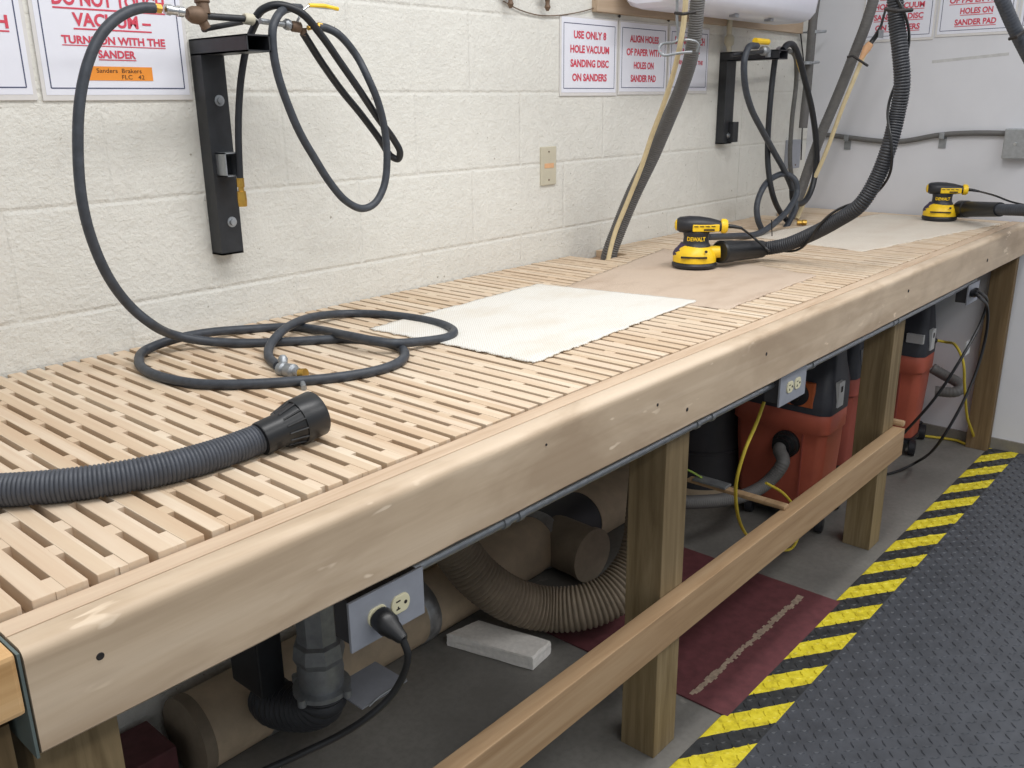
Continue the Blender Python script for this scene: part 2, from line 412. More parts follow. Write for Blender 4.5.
# ================================================================== WORKBENCH
def top_drop(x): return -.0085 + .0072 * min(1, max(0, (x - .25) / .9))
def front_board_bm(x0, x1):
    zt = T
    ya, yb, zb = -D, -D - .038, BOT
    prof = [(ya, zb), (yb + .004, zb), (yb, zb + .004), (yb, zb + .010), (yb, zt - .016), (yb, zt - .010), (yb + .0010, zt - .0062), (yb + .0032, zt - .0030), (yb + .0065, zt - .0008), (yb + .010, zt), (yb + .016, zt), (ya - .002, zt), (ya, zt - .0015)]
    b = bmesh.new(); n = max(2, int((x1 - x0) / .08)); rings = []
    for i in range(n + 1):
        x = x0 + (x1 - x0) * i / n
        j = random.uniform(-.0012, .0012) if 0 < i < n else 0
        rings.append([(x, y + (j if y < -D - .02 else 0), z + (top_drop(x) if z > T - .03 else 0)) for y, z in prof])
    return loft(b, rings)
def slats_bm(x0, x1, holes=()):
    b = bmesh.new(); pitch = .0334; x = x0; i = 0
    while x < x1 - .02:
        dz = random.uniform(-.0006, .0006); ye = -.874 - random.uniform(-.0015, .001); ys = -.004
        for (h0, h1, hy) in holes:
            if h0 < x < h1: ys = hy
        far = x > .95; wd = .0248 if far else .0236
        box(b, x, min(x + wd, x1), ye, ys, T - .022, T + dz, ch=.0012)
        # spacer blocks in the gap that follows
        off = (.075 if i % 2 else -.06) if far else (.030 if i % 2 else -.0375)
        per = .27 if far else .1345
        for k in range(4 if far else 8):
            y0 = off + per * k + random.uniform(-.03, .03) * (1 if far else .2)
            y1 = y0 + .027 + random.uniform(-.006, .010)
            if i % 2 and k == 6 and random.random() < .75: y1 = .874
            y0 = max(y0, -ys + .001); y1 = min(y1, .874)
            if y1 - y0 > .01 and x + .0334 < x1: box(b, x + wd, x + .0334, -y1, -y0, T - .022, T - .0006)
        x += pitch; i += 1
    return b
bench = thing('workbench', 'long wooden sanding workbench with slatted top and pale front board along the block wall', 'workbench', (2.1, -.47, 0))
obj('slatted_top', slats_bm(.2405, 3.985, ((2.245, 2.40, -.135), (3.60, 3.72, -.09))), 'slat', bench)
rings = []
for k in range(41):
    x = .236 + 3.749 * k / 40; zt_ = T + top_drop(x) + .0003
    rings.append([(x, -.8765, BOT + .003), (x, -D + .0012, BOT + .003), (x, -D + .0012, zt_ - .001), (x, -D + .0024, zt_), (x, -.8775, zt_), (x, -.8765, zt_ - .001)])
obj('edge_strip', loft(bmesh.new(), rings), 'strip', bench)
fb = obj('front_board', front_board_bm(.236, 3.985), 'board', bench, smooth=True)
for x, z, r in ((.303, .905, .0042), (1.0, .92, .002), (1.315, .902, .003), (1.42, .865, .004), (1.74, .905, .004), (2.62, .9, .0045), (3.42, .88, .006)):
    p = Vector((x, -D - .0386, z))
    b = bmesh.new(); lathe(b, p + Vector((0, .004, 0)), (0, -1, 0), [(0, r), (.0042, r), (.0046, r * .8), (.0044, r * .5)], 16)
    obj('screw_hole' if r > .0041 else 'knot', b, 'ink', fb)
obj('plenum_light_stop', BX(.24, 3.985, -.874, -.004, T - .034, T - .0225), 'plenum', bench)  # sheet added under the slats to stop light passing through
for x in (.26, 1.0, 1.9, 2.65, 3.6): obj('joist', BX(x, x + .038, -.872, -.006, BOT + .005, T - .036), 'postdark', bench)
obj('divider_strip', BX(.2312, .2340, -D - .0365, -.01, BOT - .002, T - .010), 'glove', bench)
obj('leg', BX(.247, .336, -.875, -.786, 0, BOT + .002, ch=.002), 'post', bench)
obj('leg', BX(1.468, 1.557, -.875, -.786, 0, BOT + .002, ch=.002), 'post', bench)
obj('leg', BX(2.762, 2.851, -.875, -.786, 0, BOT + .002, ch=.002), 'post', bench)
obj('leg', BX(3.946, 3.984, -.925, -.838, 0, BOT + .002, ch=.002), 'postdark', bench, label='dark wide plank leg against the white wall')
obj('rail', BX(.5, 2.852, -.9135, -.8755, .322, .412, ch=.002), 'rail', bench)
# back legs against the wall
for x in (1.5,): obj('leg', BX(x, x + .089, -.095, -.006, 0, BOT + .002, ch=.002), 'post', bench)

bench2 = thing('workbench', 'neighbouring workbench end whose golden front board just enters at the left edge', 'workbench', (-.2, -.47, 0))
obj('slatted_top', slats_bm(-.75, .229), 'slat', bench2)
obj('edge_strip', BX(-.75, .2305, -.876, -D, BOT + .03, T - .008), 'strip', bench2)
obj('front_board', BX(-.75, .2305, -D - .037, -D, BOT + .05, T - .008, ch=.005), wood('golden_pine_board', (206, 168, 120), (180, 140, 92), (222, 190, 146), 0, .5, .4, 30), bench2)
obj('plenum_light_stop', BX(-.75, .2245, -.874, -.004, T - .040, T - .030), 'plenum', bench2)  # same added light stop under the second bench
obj('rail', BX(-.75, .225, -.9, -.862, BOT - .055, BOT + .02), 'postdark', bench2)
obj('leg', BX(.13, .219, -.86, -.78, 0, BOT + .02), 'postdark', bench2)
obj('leg', BX(-.7, -.611, -.875, -.79, 0, BOT + .02), 'postdark', bench2)

# ================================================================== SIGNS
def sheet(name, label, cx_, zc, wd, ht, side, lines, group, left_holder=True, sticker=False):
    """side 'b' = back wall facing -y at x=cx_; side 'r' = right wall facing -x at y=cx_"""
    if side == 'b': mt = Matrix.Translation((cx_, 0, zc)) @ Matrix.Rotation(PI / 2, 4, 'X')
    else: mt = Matrix.Translation((L, cx_, zc)) @ Matrix.Rotation(-PI / 2, 4, 'Z') @ Matrix.Rotation(PI / 2, 4, 'X')
    t = thing(name, label, 'sign', mt.translation, group)
    hw, hh = wd / 2, ht / 2
    obj('sleeve', box(bmesh.new(), -hw, hw, -hh, hh, .0005, .004, mtx=mt, ch=.001), 'holder', t)
    obj('paper', box(bmesh.new(), -hw + .007, hw - .007, -hh + .010, hh - .006, .004, .0046, mtx=mt), 'paper', t)
    bw, bh = hw - .017, hh - .022; q = .0011; b = bmesh.new()
    for a in ((-bw, bw, -bh - q, -bh + q), (-bw, bw, bh - q, bh + q), (-bw - q, -bw + q, -bh, bh), (bw - q, bw + q, -bh, bh)):
        box(b, *a, .0047, .0050, mtx=mt)
    obj('border', b, 'navy', t)
    b = bmesh.new()
    for s, x, y, h, wdt, ul in lines:
        tb = text_bm(s, h, wdt, bold=.034); join(b, tb, mt @ Matrix.Translation((x, y, .0048)))
        if ul: box(b, x - wdt / 2, x + wdt / 2, y - h * .82, y - h * .70, .0048, .0053, mtx=mt)
    obj('lettering', b, 'red', t)
    if sticker:
        s = obj('name_label', box(bmesh.new(), -.072, .066, -.078, -.053, .0048, .0054, mtx=mt), 'orange', t, label='orange label with handwriting')
        b = bmesh.new()
        join(b, text_bm('Sanders  Brakers', .008, .088, 0.0), mt @ Matrix.Translation((.000, -.0602, .0052)))
        join(b, text_bm('FLC   42', .008, .045, 0.0), mt @ Matrix.Translation((.026, -.0715, .0052)))
        obj('handwriting', b, 'ink', s)
    return t
def Ls(rows, hs, ws, y0, dy, ul=False):
    return [(r, 0, y0 - dy * i, h, wd, ul) for i, (r, h, wd) in enumerate(zip(rows, hs, ws))]
USE = ['USE ONLY 8', 'HOLE VACUUM', 'SANDING DISC', 'ON SANDERS']
ALI = ['ALIGN HOLES', 'OF PAPER WITH', 'HOLES ON', 'SANDER PAD']
use_l = lambda ul=False: Ls(USE, [.021] * 4, [.165, .198, .196, .178], .062, .0405, ul)
ali_l = lambda ul=False: Ls(ALI, [.021] * 4, [.170, .205, .118, .150], .060, .0405, ul)
touch = [('DO NOT TOUCH', 0, .064, .024, .215, True), ('VACUUM \u2013', 0, .028, .022, .150, True), ('TURNS ON WITH THE', 0, -.007, .0135, .200, True), ('SANDER', 0, -.031, .0135, .073, True)]
GS = 'red lettered instruction sheets on the block wall'
sheet('instruction_sign', 'large white DO NOT TOUCH VACUUM sign with orange handwritten label', .866, 1.549, .296, .228, 'b', touch, GS, sticker=True)
sheet('instruction_sign', 'white sign cut off by the left edge, beside the one with the orange label', .563, 1.549, .292, .226, 'b',
      [(a, 0, y_ - .002, h, wd * 1.13, True) for (a, _, y_, h, wd, _) in ali_l()], GS)
sheet('instruction_sign', 'white sign reading USE ONLY 8 HOLE VACUUM SANDING DISC on the block wall', 2.362, 1.553, .294, .228, 'b', use_l(), GS)
sheet('instruction_sign', 'white sign reading ALIGN HOLES OF PAPER WITH HOLES ON SANDER PAD on the block wall', 2.660, 1.555, .288, .226, 'b', ali_l(), GS)
sheet('instruction_sign', 'white sign half hidden behind the rising grey hose on the block wall', 2.948, 1.557, .274, .224, 'b', [(a, x, y_, h, wd * .93, False) for a, x, y_, h, wd, _ in touch], GS)
GR = 'instruction sheets on the white end wall'
sheet('instruction_sign', 'sign behind the black rising hose on the white end wall', -.345, 1.757, .290, .228, 'r', use_l(True), GR)
sheet('instruction_sign', 'underlined HOLES ON SANDER PAD sign on the white end wall', -.640, 1.763, .288, .226, 'r', ali_l(True), GR)
sheet('instruction_sign', 'sign at the top right corner of the picture on the white end wall', -.936, 1.768, .288, .226, 'r', [(a, x, y_, h, wd, True) for a, x, y_, h, wd, _ in touch], GR)
for i, (x, z) in enumerate(((2.513, 1.678), (2.802, 1.681))):
    b = bmesh.new(); lathe(b, (x, 0, z), (0, -1, 0), [(0, .002), (.004, .002), (.005, .005), (.008, .004)], 10)
    tag(obj('push_pin', b, 'ink'), ('dark pin above the gap between the USE ONLY and ALIGN signs', 'dark pin above the gap between the ALIGN sign and the hose-hidden sign')[i], 'pin')

# ================================================================== WALL PLATES
t = thing('wall_plate', 'beige blank plate with tan stain on the block wall below the signs', 'wall plate', (2.16, 0, 1.238))
pl = obj('plate', BX(2.125, 2.197, -.006, 0, 1.182, 1.295, ch=.002), 'beige', t)
b = bmesh.new(); box(b, 2.140, 2.184, -.0068, -.0058, 1.232, 1.246, ch=.0004); obj('stain', b, 'stain', t)
for z in (1.197, 1.280):
    b = bmesh.new(); lathe(b, (2.161, -.005, z), (0, -1, 0), [(0, .003), (.0018, .0028)], 10); obj('screw', b, 'bronze', t)
p0 = U(789.5, 154, 'y', 0)
t = thing('wall_plate', 'grey metal plate on the block wall near the far corner behind the hanging hoses', 'wall plate', (p0.x, 0, p0.z))
obj('plate', BX(p0.x - .045, p0.x + .045, -.03, .002, p0.z - .06, p0.z + .06, ch=.003), 'greyplate', t)
b = bmesh.new(); lathe(b, (p0.x, -.029, p0.z - .045), (0, -1, 0), [(0, .004), (.003, .003)], 10); obj('screw', b, 'bronze', t)

# ================================================================== BRACKETS
def bracket(x0, x1, z0, z1, yf, armlen, label, stub=True):
    t = thing('wall_bracket', label, 'bracket', ((x0 + x1) / 2, 0, z0))
    tt = .004; b = bmesh.new()
    box(b, x0, x1, yf, yf - tt * 0 + .004, z0, z1)          # front web
    box(b, x0, x0 + tt, yf + .004, -.001, z0, z1); box(b, x1 - tt, x1, yf + .004, -.001, z0, z1)
    box(b, x0, x1, yf, -.001, z0, z0 + tt)
    obj('upright', b, 'black', t)
    b = bmesh.new(); za, zb = z1 - .001, z1 + .030
    # open square tube running out from the wall
    box(b, x0, x1, -armlen, -.001, za, za + .003); box(b, x0, x1, -armlen, -.001, zb - .003, zb)
    box(b, x0, x0 + .003, -armlen, -.001, za, zb); box(b, x1 - .003, x1, -armlen, -.001, za, zb)
    obj('arm', b, 'black', t)
    xc = (x0 + x1) / 2
    for z in ((z1 - .088, z0 + .068) if stub else (z0 + .03,)):
        b = bmesh.new(); lathe(b, (xc + .005, yf + .001, z), (0, -1, 0), [(0, .011), (.0025, .011), (.0028, .0075), (.009, .007), (.0095, .0035)], 6 if 0 else 20)
        obj('bolt', b, 'galv', t)
    if stub:
        zc = z0 + .188; b = bmesh.new(); xs = x1 - .024
        for a in ((xs - .019, xs - .0165, zc - .024, zc + .024), (xs + .0165, xs + .019, zc - .024, zc + .024)): box(b, a[0], a[1], yf - .035, yf, a[2], a[3])
        for a in ((zc - .024, zc - .0215), (zc + .0215, zc + .024)): box(b, xs - .019, xs + .019, yf - .035, yf, a[0], a[1])
        obj('tube_stub', b, 'galv', t)
    else:
        b = BX(x1 - .03, x1 + .012, yf - .02, yf, z0 + .005, z0 + .08, ch=.003); obj('clip', b, 'black', t)
    return t
bracket(1.020, 1.072, 1.119, 1.521, -.040, .205, 'black steel wall bracket near the orange label sign, carrying the near air pipe')
bracket(3.172, 3.242, 1.262, 1.560, -.032, .235, 'far black steel wall bracket under the light fixture', False)

# ================================================================== AIR MANIFOLDS
YM = -.165
t = thing('air_manifold', 'near air line of pipe, bronze valve and couplings lying on the wall bracket', 'air pipe', tuple(U(215, 24, 'y', YM)))
def Pm(x, y, dy=0): return U(x, y, 'y', YM + dy)
def seg(bm, a, b_, r0, r1=None, s=16, m=0): cyl(bm, a, b_, r0, r1, s, m)
b = bmesh.new(); lathe(b, Pm(164, 9), Pm(190, 13) - Pm(164, 9), [(0, .006), (.002, .009), (.011, .010), (.012, .008), (.024, .008), (.025, .0095), (.036, .0095), (.038, .006)], 18); obj('quick_coupler', b, 'chrome', t, True)
b = bmesh.new(); lathe(b, Pm(154, 8), Pm(165, 10) - Pm(154, 8), [(0, .0085), (.012, .0085)], 6); obj('hose_nut', b, 'brass', t)
b = bmesh.new(); lathe(b, Pm(187, 14), Pm(220, 18) - Pm(187, 14), [(0, .009), (.004, .012), (.010, .015), (.022, .016), (.030, .014), (.036, .010)], 18)
lathe(b, Pm(204, 14), (0, .1, 1), [(0, .012), (.018, .011), (.020, .014), (.034, .013), (.036, .008), (.05, .008)], 18)
lathe(b, Pm(203, 22), Pm(208, 31) - Pm(203, 22), [(0, .009), (.012, .009)], 14)
obj('valve_body', b, 'bronze', t, True)
b = bmesh.new(); cyl(b, Pm(205, 16), Pm(248, 19), .0062); obj('pipe', b, 'black', t, True)
b = bmesh.new(); cyl(b, Pm(204, 29, .01), Pm(242, 22, .05), .0052); lathe(b, Pm(203, 29, .01), Pm(208, 28.5, .012) - Pm(203, 29, .01), [(0, .006), (.006, .0065)], 12); obj('pipe', b, 'black', t, True)
b = bmesh.new(); lathe(b, Pm(244, 18.5), Pm(262, 21) - Pm(244, 18.5), [(0, .009), (.003, .0105), (.018, .0105), (.020, .009)], 16); obj('coupling', b, 'beige', t, True)
b = bmesh.new(); cyl(b, Pm(260, 21), Pm(288, 25), .0055); lathe(b, Pm(284, 24), Pm(296, 26) - Pm(284, 24), [(0, .008), (.004, .011), (.012, .011), (.014, .008)], 8); obj('ball_valve', b, 'castalu', t, True)
b = bmesh.new(); lathe(b, Pm(291, 26), Pm(310, 29) - Pm(291, 26), [(0, .008), (.004, .0105), (.020, .0105), (.023, .007)], 14); cyl(b, Pm(303, 28), Pm(304, 36), .007); obj('tee', b, 'bronze', t, True)
b = bmesh.new(); lathe(b, Pm(317, 26), Pm(326, 27) - Pm(317, 26), [(0, .006), (.003, .0075), (.010, .0075)], 8); cyl(b, Pm(308, 28), Pm(318, 26), .005); obj('brass_fitting', b, 'brass', t)
hn = obj('handle', tube(bmesh.new(), [Pm(297, 22), Pm(303, 10), Pm(308, 6), Pm(337, 9)], [.0025, .0028, .003, .003], 8), 'chrome', t)
obj('grip', tube(bmesh.new(), [Pm(309, 5.5), Pm(324, 6), Pm(338, 9)], [.0042, .0046, .004], 8), 'yellow', hn, label='yellow valve grip')

# second manifold at the far bracket
YM2 = -.20
def Pn(x, y, dy=0): return U(x, y, 'y', YM2 + dy)
t = thing('air_manifold', 'far air pipe with yellow handled valve resting on the far bracket', 'air pipe', tuple(Pn(770, 56)))
obj('pipe', tube(bmesh.new(), [Pn(732, 55), Pn(757, 52), Pn(790, 51)], .007, 12), 'black', t, True)
b = bmesh.new(); lathe(b, Pn(762, 51), Pn(776, 50) - Pn(762, 51), [(0, .010), (.006, .016), (.028, .016), (.034, .010)], 14); cyl(b, Pn(768, 50), Pn(768, 57), .010); obj('valve_body', b, 'castalu', t, True)
b = bmesh.new(); lathe(b, Pn(778, 50), Pn(790, 51) - Pn(778, 50), [(0, .009), (.006, .013), (.03, .013), (.034, .009)], 8); obj('coupling', b, 'chrome', t)
b = bmesh.new(); h0 = Pn(755, 41); h1 = Pn(768, 42); tube(b, [h0, h1], [.011, .010], 10); obj('handle', b, 'yellow', t)
# vertical feed pipe above
b = bmesh.new(); tube(b, [U(729, 53, 'y', -.03), U(729, 40, 'y', -.03), U(730, 18, 'y', -.03)], .010, 12); lathe(b, U(729, 46, 'y', -.03), (0, 0, 1), [(0, .012), (.008, .018), (.03, .018), (.038, .012)], 14)
tag(obj('feed_pipe', b, 'beige', None, True), 'short cream pipe dropping from the light fixture to the far bracket', 'pipe')

# ================================================================== AIR HOSES
def airhose(label, pts, r=.009, m='airhose', group='black rubber air hoses', n=8):
    o = obj('air_hose', hose(pts, r, 14, n), m, None, True); return tag(o, label, 'hose', group)
Zb = T + .0085
def zb(x, y, dz=0): return U(x, y, 'z', Zb + dz)
wall = [Pm(154, 8), Pm(141, 8, -.003), Pm(122, 15, -.005), Pm(103, 32, -.008), Pm(89, 60, -.01), Pm(80, 100, -.01), Pm(78, 150, -.01), Pm(82, 200, -.01), Pm(92, 240, -.005), Pm(109, 278, 0), Pm(130, 306, .01), Pm(152, 324, .02)]
zz = U(175, 335, 'y', YM + .01)
wall[-1] = U(150, 323, 'y', YM + .005)
pts = wall + [U(176, 335.5, 'z', T + .035), zb(205, 341, .008), zb(250, 343), zb(300, 341), zb(345, 339), zb(378, 341), zb(398, 346.5), zb(405, 354), zb(398, 363), zb(375, 371), zb(340, 377), zb(300, 381), zb(250, 384), zb(200, 384), zb(165, 378), zb(145, 370), zb(139, 361), zb(146, 350), zb(170, 340.5, .012), zb(205, 333, .010), zb(250, 329), zb(292, 327, .0), zb(320, 330, .004), zb(350, 336, .018), zb(390, 343, .014), zb(425, 341, .004), zb(448, 337), zb(454, 331.5), zb(444, 325), zb(420, 319), zb(385, 314.5), zb(350, 313.5), zb(318, 316, .012), zb(295, 323, .020), zb(280, 333, .018), zb(270, 346, .006), zb(269, 357), zb(278, 366)]
hh = airhose('charcoal air hose sweeping down the wall and coiled on the near bench top', pts, .0092, 'airhose', None, 9)
b = bmesh.new(); cp = zb(280, 369, .002); cd = zb(303, 373, .004) - cp
lathe(b, cp, cd, [(0, .0125), (.010, .013), (.013, .009), (.018, .009), (.019, .013), (.036, .0135), (.040, .008), (.050, .008)], 16)
lathe(b, cp + Vector((.012, .006, .006)), (.2, .3, .5), [(0, .008), (.010, .009), (.016, .006)], 12)
k = obj('connector', b, 'castalu', hh, True, label='silver quick connector')
b = bmesh.new(); q = zb(300, 374, .006); lathe(b, q, (.3, -.8, .1), [(0, .010), (.012, .010), (.012, .006)], 14); obj('plug_tip', b, 'brass', k, True)
b = bmesh.new(); q = zb(300, 375, .002); cyl(b, q, zb(304, 388, -.004), .0048); obj('lever', b, 'castalu', hh)

airhose('black air hose looping from the near air pipe down and back up', [Pm(256, 17, .03), Pm(262, 10, .02), Pm(277, 5, .0), Pm(300, 12, -.02), Pm(321, 35, -.02), Pm(340, 62, -.02), Pm(358, 88, -.02), Pm(378, 118, -.01), Pm(394, 140, 0), Pm(400, 152, 0), Pm(398, 159, .01), Pm(391, 156, .02), Pm(378, 137, .02), Pm(360, 113, .02), Pm(342, 91, .02), Pm(322, 63, .01), Pm(303, 33, 0)], .0078, 'airhose_b', None)
airhose('slate air hose making the big round loop below the near air pipe', [Pm(318, 27), Pm(326, 28), Pm(338, 34, -.01), Pm(356, 55, -.01), Pm(368, 78, -.03), Pm(378, 102, -.035), Pm(385, 132, -.03), Pm(387, 161, -.03), Pm(384, 186, -.03), Pm(375, 203, -.03), Pm(362, 208.5, -.03), Pm(346, 201, -.03), Pm(331, 184, -.03), Pm(315, 159, -.03), Pm(300, 133, -.03), Pm(288, 105, -.03), Pm(278, 75, -.03), Pm(273, 48, -.03), Pm(273, 27, -.03), Pm(279, 14, -.02), Pm(290, 8, .012), Pm(300, 8, .03)], .0082, 'airhose', None)
h3 = airhose('short black hose hanging straight behind the near bracket arm with brass end', [Pm(257, 20, .05), Pm(248, 42, .07), Pm(242, 72, .08), Pm(239, 105, .085), Pm(238.5, 140, .085), Pm(240, 180, .085)], .0072, 'airhose_b', None)
b = bmesh.new(); a0 = Pm(240, 178, .085); lathe(b, a0, (0, 0, -1), [(0, .008), (.018, .008), (.019, .006), (.026, .006), (.027, .009), (.045, .010), (.058, .009), (.058, .006)], 8); obj('end_fitting', b, 'brass', h3)

yb2 = -.22
def Q(x, y, dy=0): return U(x, y, 'y', yb2 + dy)
airhose('grey blue air hose from the far bracket, knotted into a ring above the bench', [Q(757, 46), Q(749, 47), Q(744.5, 60), Q(745, 85), Q(751, 108), Q(762, 130), Q(774, 152), Q(785, 172), Q(793, 192), Q(795.5, 205, -.01), Q(791, 218, -.02), Q(783, 231, -.02), Q(775, 236, -.02), Q(765, 233, 0), Q(758, 220, .01), Q(757, 205, .02), Q(763, 188, .02), Q(774, 177, .02), Q(786, 174, .0), Q(795, 180, -.03), Q(797, 192, -.04), Q(790, 207, -.05), Q(775, 223, -.06), Q(757, 234, -.06), Q(735, 236, -.06), Q(708, 237, -.06)], .0112, 'airhose', None)
airhose('black hose hanging straight from the far bracket to the bench', [Q(776, 52, .02), Q(773, 75, .03), Q(770, 105, .03), Q(768, 135, .03), Q(768, 165, .02), Q(772, 192, 0), Q(779, 210, 0), Q(788, 222, -.01)], .0105, 'airhose_b', None)
airhose('black hose curving down in a deep hook at the far right of the bracket', [Q(783, 50), Q(787, 45), Q(793, 45), Q(799, 58), Q(806, 85), Q(812, 110), Q(816, 140), Q(816.5, 165), Q(812, 188), Q(806, 200), Q(799, 204), Q(793, 200), Q(792, 190)], .0115, 'airhose_b', None)
airhose('dusty grey line hanging beside the wall plate near the corner', [Q(789, 51), Q(794, 54, .05), U(796.5, 66, 'y', -.10), U(796, 85, 'y', -.08), U(792, 120, 'y', -.08), U(790, 160, 'y', -.08), U(792, 180, 'y', -.08)], .009, 'airhose_g', None)
b = bmesh.new(); tube(b, [Q(797, 56, .03), Q(799, 63, .03), Q(801, 72, .03)], [.007, .009, .006], 10)
tag(obj('tape_wrap', b, 'yellow', None, True), 'strip of yellow tape around the hose at the far bracket', 'tape')
b = bmesh.new(); a0 = U(797, 222.5, 'z', T + .012); lathe(b, a0, (.55, -.75, 0), [(0, .009), (.018, .009), (.02, .0115), (.035, .0115)], 10)
tag(obj('hose_fitting', b, 'brass'), 'small brass fitting lying on the bench under the hanging coil', 'fitting')
# white cable tie thin black
tag(obj('cable_tie', tube(bmesh.new(), [Q(771.5, 220, -.10), Q(772, 235, -.10), Q(773, 248, -.10)], .0022, 6), 'ink'), 'thin black tie dangling below the knotted air hose', 'cable tie')

# ================================================================== VACUUM HOSES
# near hose on the bench
r0 = .0215
def zv(x, y, h=r0): return U(x, y, 'z', T + h)
nz0, nz1 = zv(268, 435.5, .0265), zv(331, 406, .042)
v0 = thing('vacuum_hose', 'slate ribbed vacuum hose with black nozzle lying on the bench at lower left', 'hose', tuple(zv(140, 475)), None)
obj('hose', ribbed([zv(-90, 492), zv(-30, 491.5), zv(40, 487.5), (zv(110, 479)), zv(175, 466), zv(225, 451.5), zv(262, 437.5, .024)], r0, .0052, .0018, 22), 'vhose', v0, True)
dn = (nz1 - nz0); b = bmesh.new()
lathe(b, nz0 - dn * .12, dn, [(0, .0235), (.002, .0245), (.030, .0245), (.034, .0255), (.060, .031), (.0605, .0335), (.064, .034), (.096, .0345), (.098, .033), (.097, .030), (.05, .027)], 32)
cf = obj('nozzle', b, 'cuff', v0, True, label='black flared nozzle')
u, v_ = frame(dn); b = bmesh.new(); q = nz0 - dn * .12; dd = dn.normalized()
for k in range(14):
    a = 2 * PI * k / 14; n_ = u * math.cos(a) + v_ * math.sin(a)
    tube(b, [q + dd * .034 + n_ * .0255, q + dd * .061 + n_ * .0320], .0016, 6)
obj('grip_ribs', b, 'cuff', cf)

# rising hose by the three signs
Hd = lambda x, y, d: DP(x, y, d)
v1 = thing('vacuum_hose', 'grey ribbed hose with cream cord rising from the bench slot past the three signs', 'hose', tuple(U(610, 255, 'z', T)))
c1 = [U(608, 275, 'y', -.075), Hd(609, 256, 2.86), Hd(619, 228, 2.84), Hd(634, 192, 2.80), Hd(651, 158, 2.74), Hd(667, 122, 2.66), Hd(682, 86, 2.57), Hd(692, 52, 2.48), Hd(697, 8, 2.40), Hd(700, -60, 2.3)]
c1s = resample(spline(c1, 10), .0016); nn = len(c1s)
obj('hose', tube(bmesh.new(), c1s, [(.0255 if i < nn * .3 else .0255 - .005 * min(1, (i - nn * .3) / (nn * .3))) - (.0026, .0008, 0, .0008)[i % 4] for i in range(nn)], 18), 'vhose_g', v1, True)
c1c = [Hd(607, 268, 2.80), Hd(609, 256, 2.80), Hd(615, 233, 2.79), Hd(627, 203, 2.76), Hd(641, 168, 2.705), Hd(652, 135, 2.64), Hd(663, 106, 2.57), Hd(673, 75, 2.49), Hd(681, 40, 2.40), Hd(685, 10, 2.36), Hd(687, -40, 2.28)]
obj('cord', hose(c1c, .0072, 8), 'cream', v1, True, label='cream flat cord strapped to the hose')
b = bmesh.new(); tube(b, [Hd(675, 13, 2.36), Hd(683, 14, 2.34), Hd(696, 12, 2.34)], .004, 8); obj('hose_tie', b, 'ink', v1)
# wire hook
b = bmesh.new()
tri = [Hd(677, -30, 2.35), Hd(677, 20, 2.40), Hd(676.5, 41, 2.42), Hd(662, 44, 2.41), Hd(659, 50, 2.41), Hd(663, 55, 2.41), Hd(680, 53, 2.41), Hd(692, 52, 2.41)]
tube(b, spline(tri, 6), .0038, 8); tube(b, spline([Hd(676, 41, 2.42), Hd(690, 40, 2.41), Hd(698, 44, 2.42), Hd(697, 52, 2.43)], 6), .0038, 8)
tag(obj('wire_hook', b, 'castalu'), 'bent grey wire hook hanging in front of the signs and holding the hose', 'hook')

# hose behind, slanting to the corner
v2 = thing('vacuum_hose', 'plain grey hose slanting from the top down to the far corner of the bench', 'hose', tuple(U(795, 218, 'z', T)))
c2 = [U(789, 232, 'y', -.16), U(793, 217, 'y', -.16), Hd(803, 185, 3.70), Hd(819, 140, 3.62), Hd(838, 95, 3.54), Hd(854, 55, 3.46), Hd(869, 15, 3.38), Hd(885, -45, 3.28)]
obj('hose', ribbed(c2, .0205, .010, .0010, 16), 'vhose_g', v2, True)
obj('cord', hose([U(797, 219, 'y', -.20), Hd(808, 193, 3.66), Hd(826, 152, 3.58), Hd(843, 106, 3.48), Hd(857, 72, 3.42), Hd(866, 50, 3.40)], .0085, 8), 'cream', v2, True)
b = bmesh.new(); tube(b, [Hd(860, 60, 3.4), Hd(867, 48, 3.39), Hd(871, 43, 3.38)], [.006, .016, .012], 10); obj('cord_connector', b, 'stain', v2, True)
obj('cord_plug', tube(bmesh.new(), [Hd(870, 44, 3.38), Hd(876, 36, 3.38), Hd(881, 26, 3.37), Hd(886, 8, 3.35)], [.009, .009, .005, .004], 8), 'plugblack', v2)
b = bmesh.new(); tube(b, [Hd(847, 57, 3.40), Hd(853, 56, 3.39), Hd(862, 62, 3.38), Hd(868, 66, 3.38)], .0045, 8); obj('hose_tie', b, 'ink', v2)
b = bmesh.new(); q = Hd(881, 34, 3.36); box(b, q.x - .018, q.x + .018, q.y - .003, q.y + .003, q.z - .014, q.z + .014); obj('cord_tag', b, 'castalu', v2)

v4 = thing('vacuum_hose', 'grey hose crossing the top right corner of the picture', 'hose', tuple(Hd(1010, 20, 2.7)))
obj('hose', ribbed([Hd(985, -40, 2.62), Hd(1000, -5, 2.66), Hd(1013, 25, 2.70), Hd(1028, 55, 2.74), Hd(1050, 95, 2.8)], .0205, .010, .0010, 16), 'vhose', v4, True)
obj('hose_tie', tube(bmesh.new(), [Hd(1009, 39, 2.69), Hd(1016, 37, 2.67), Hd(1025, 31, 2.69)], .005, 8), 'ink', v4)

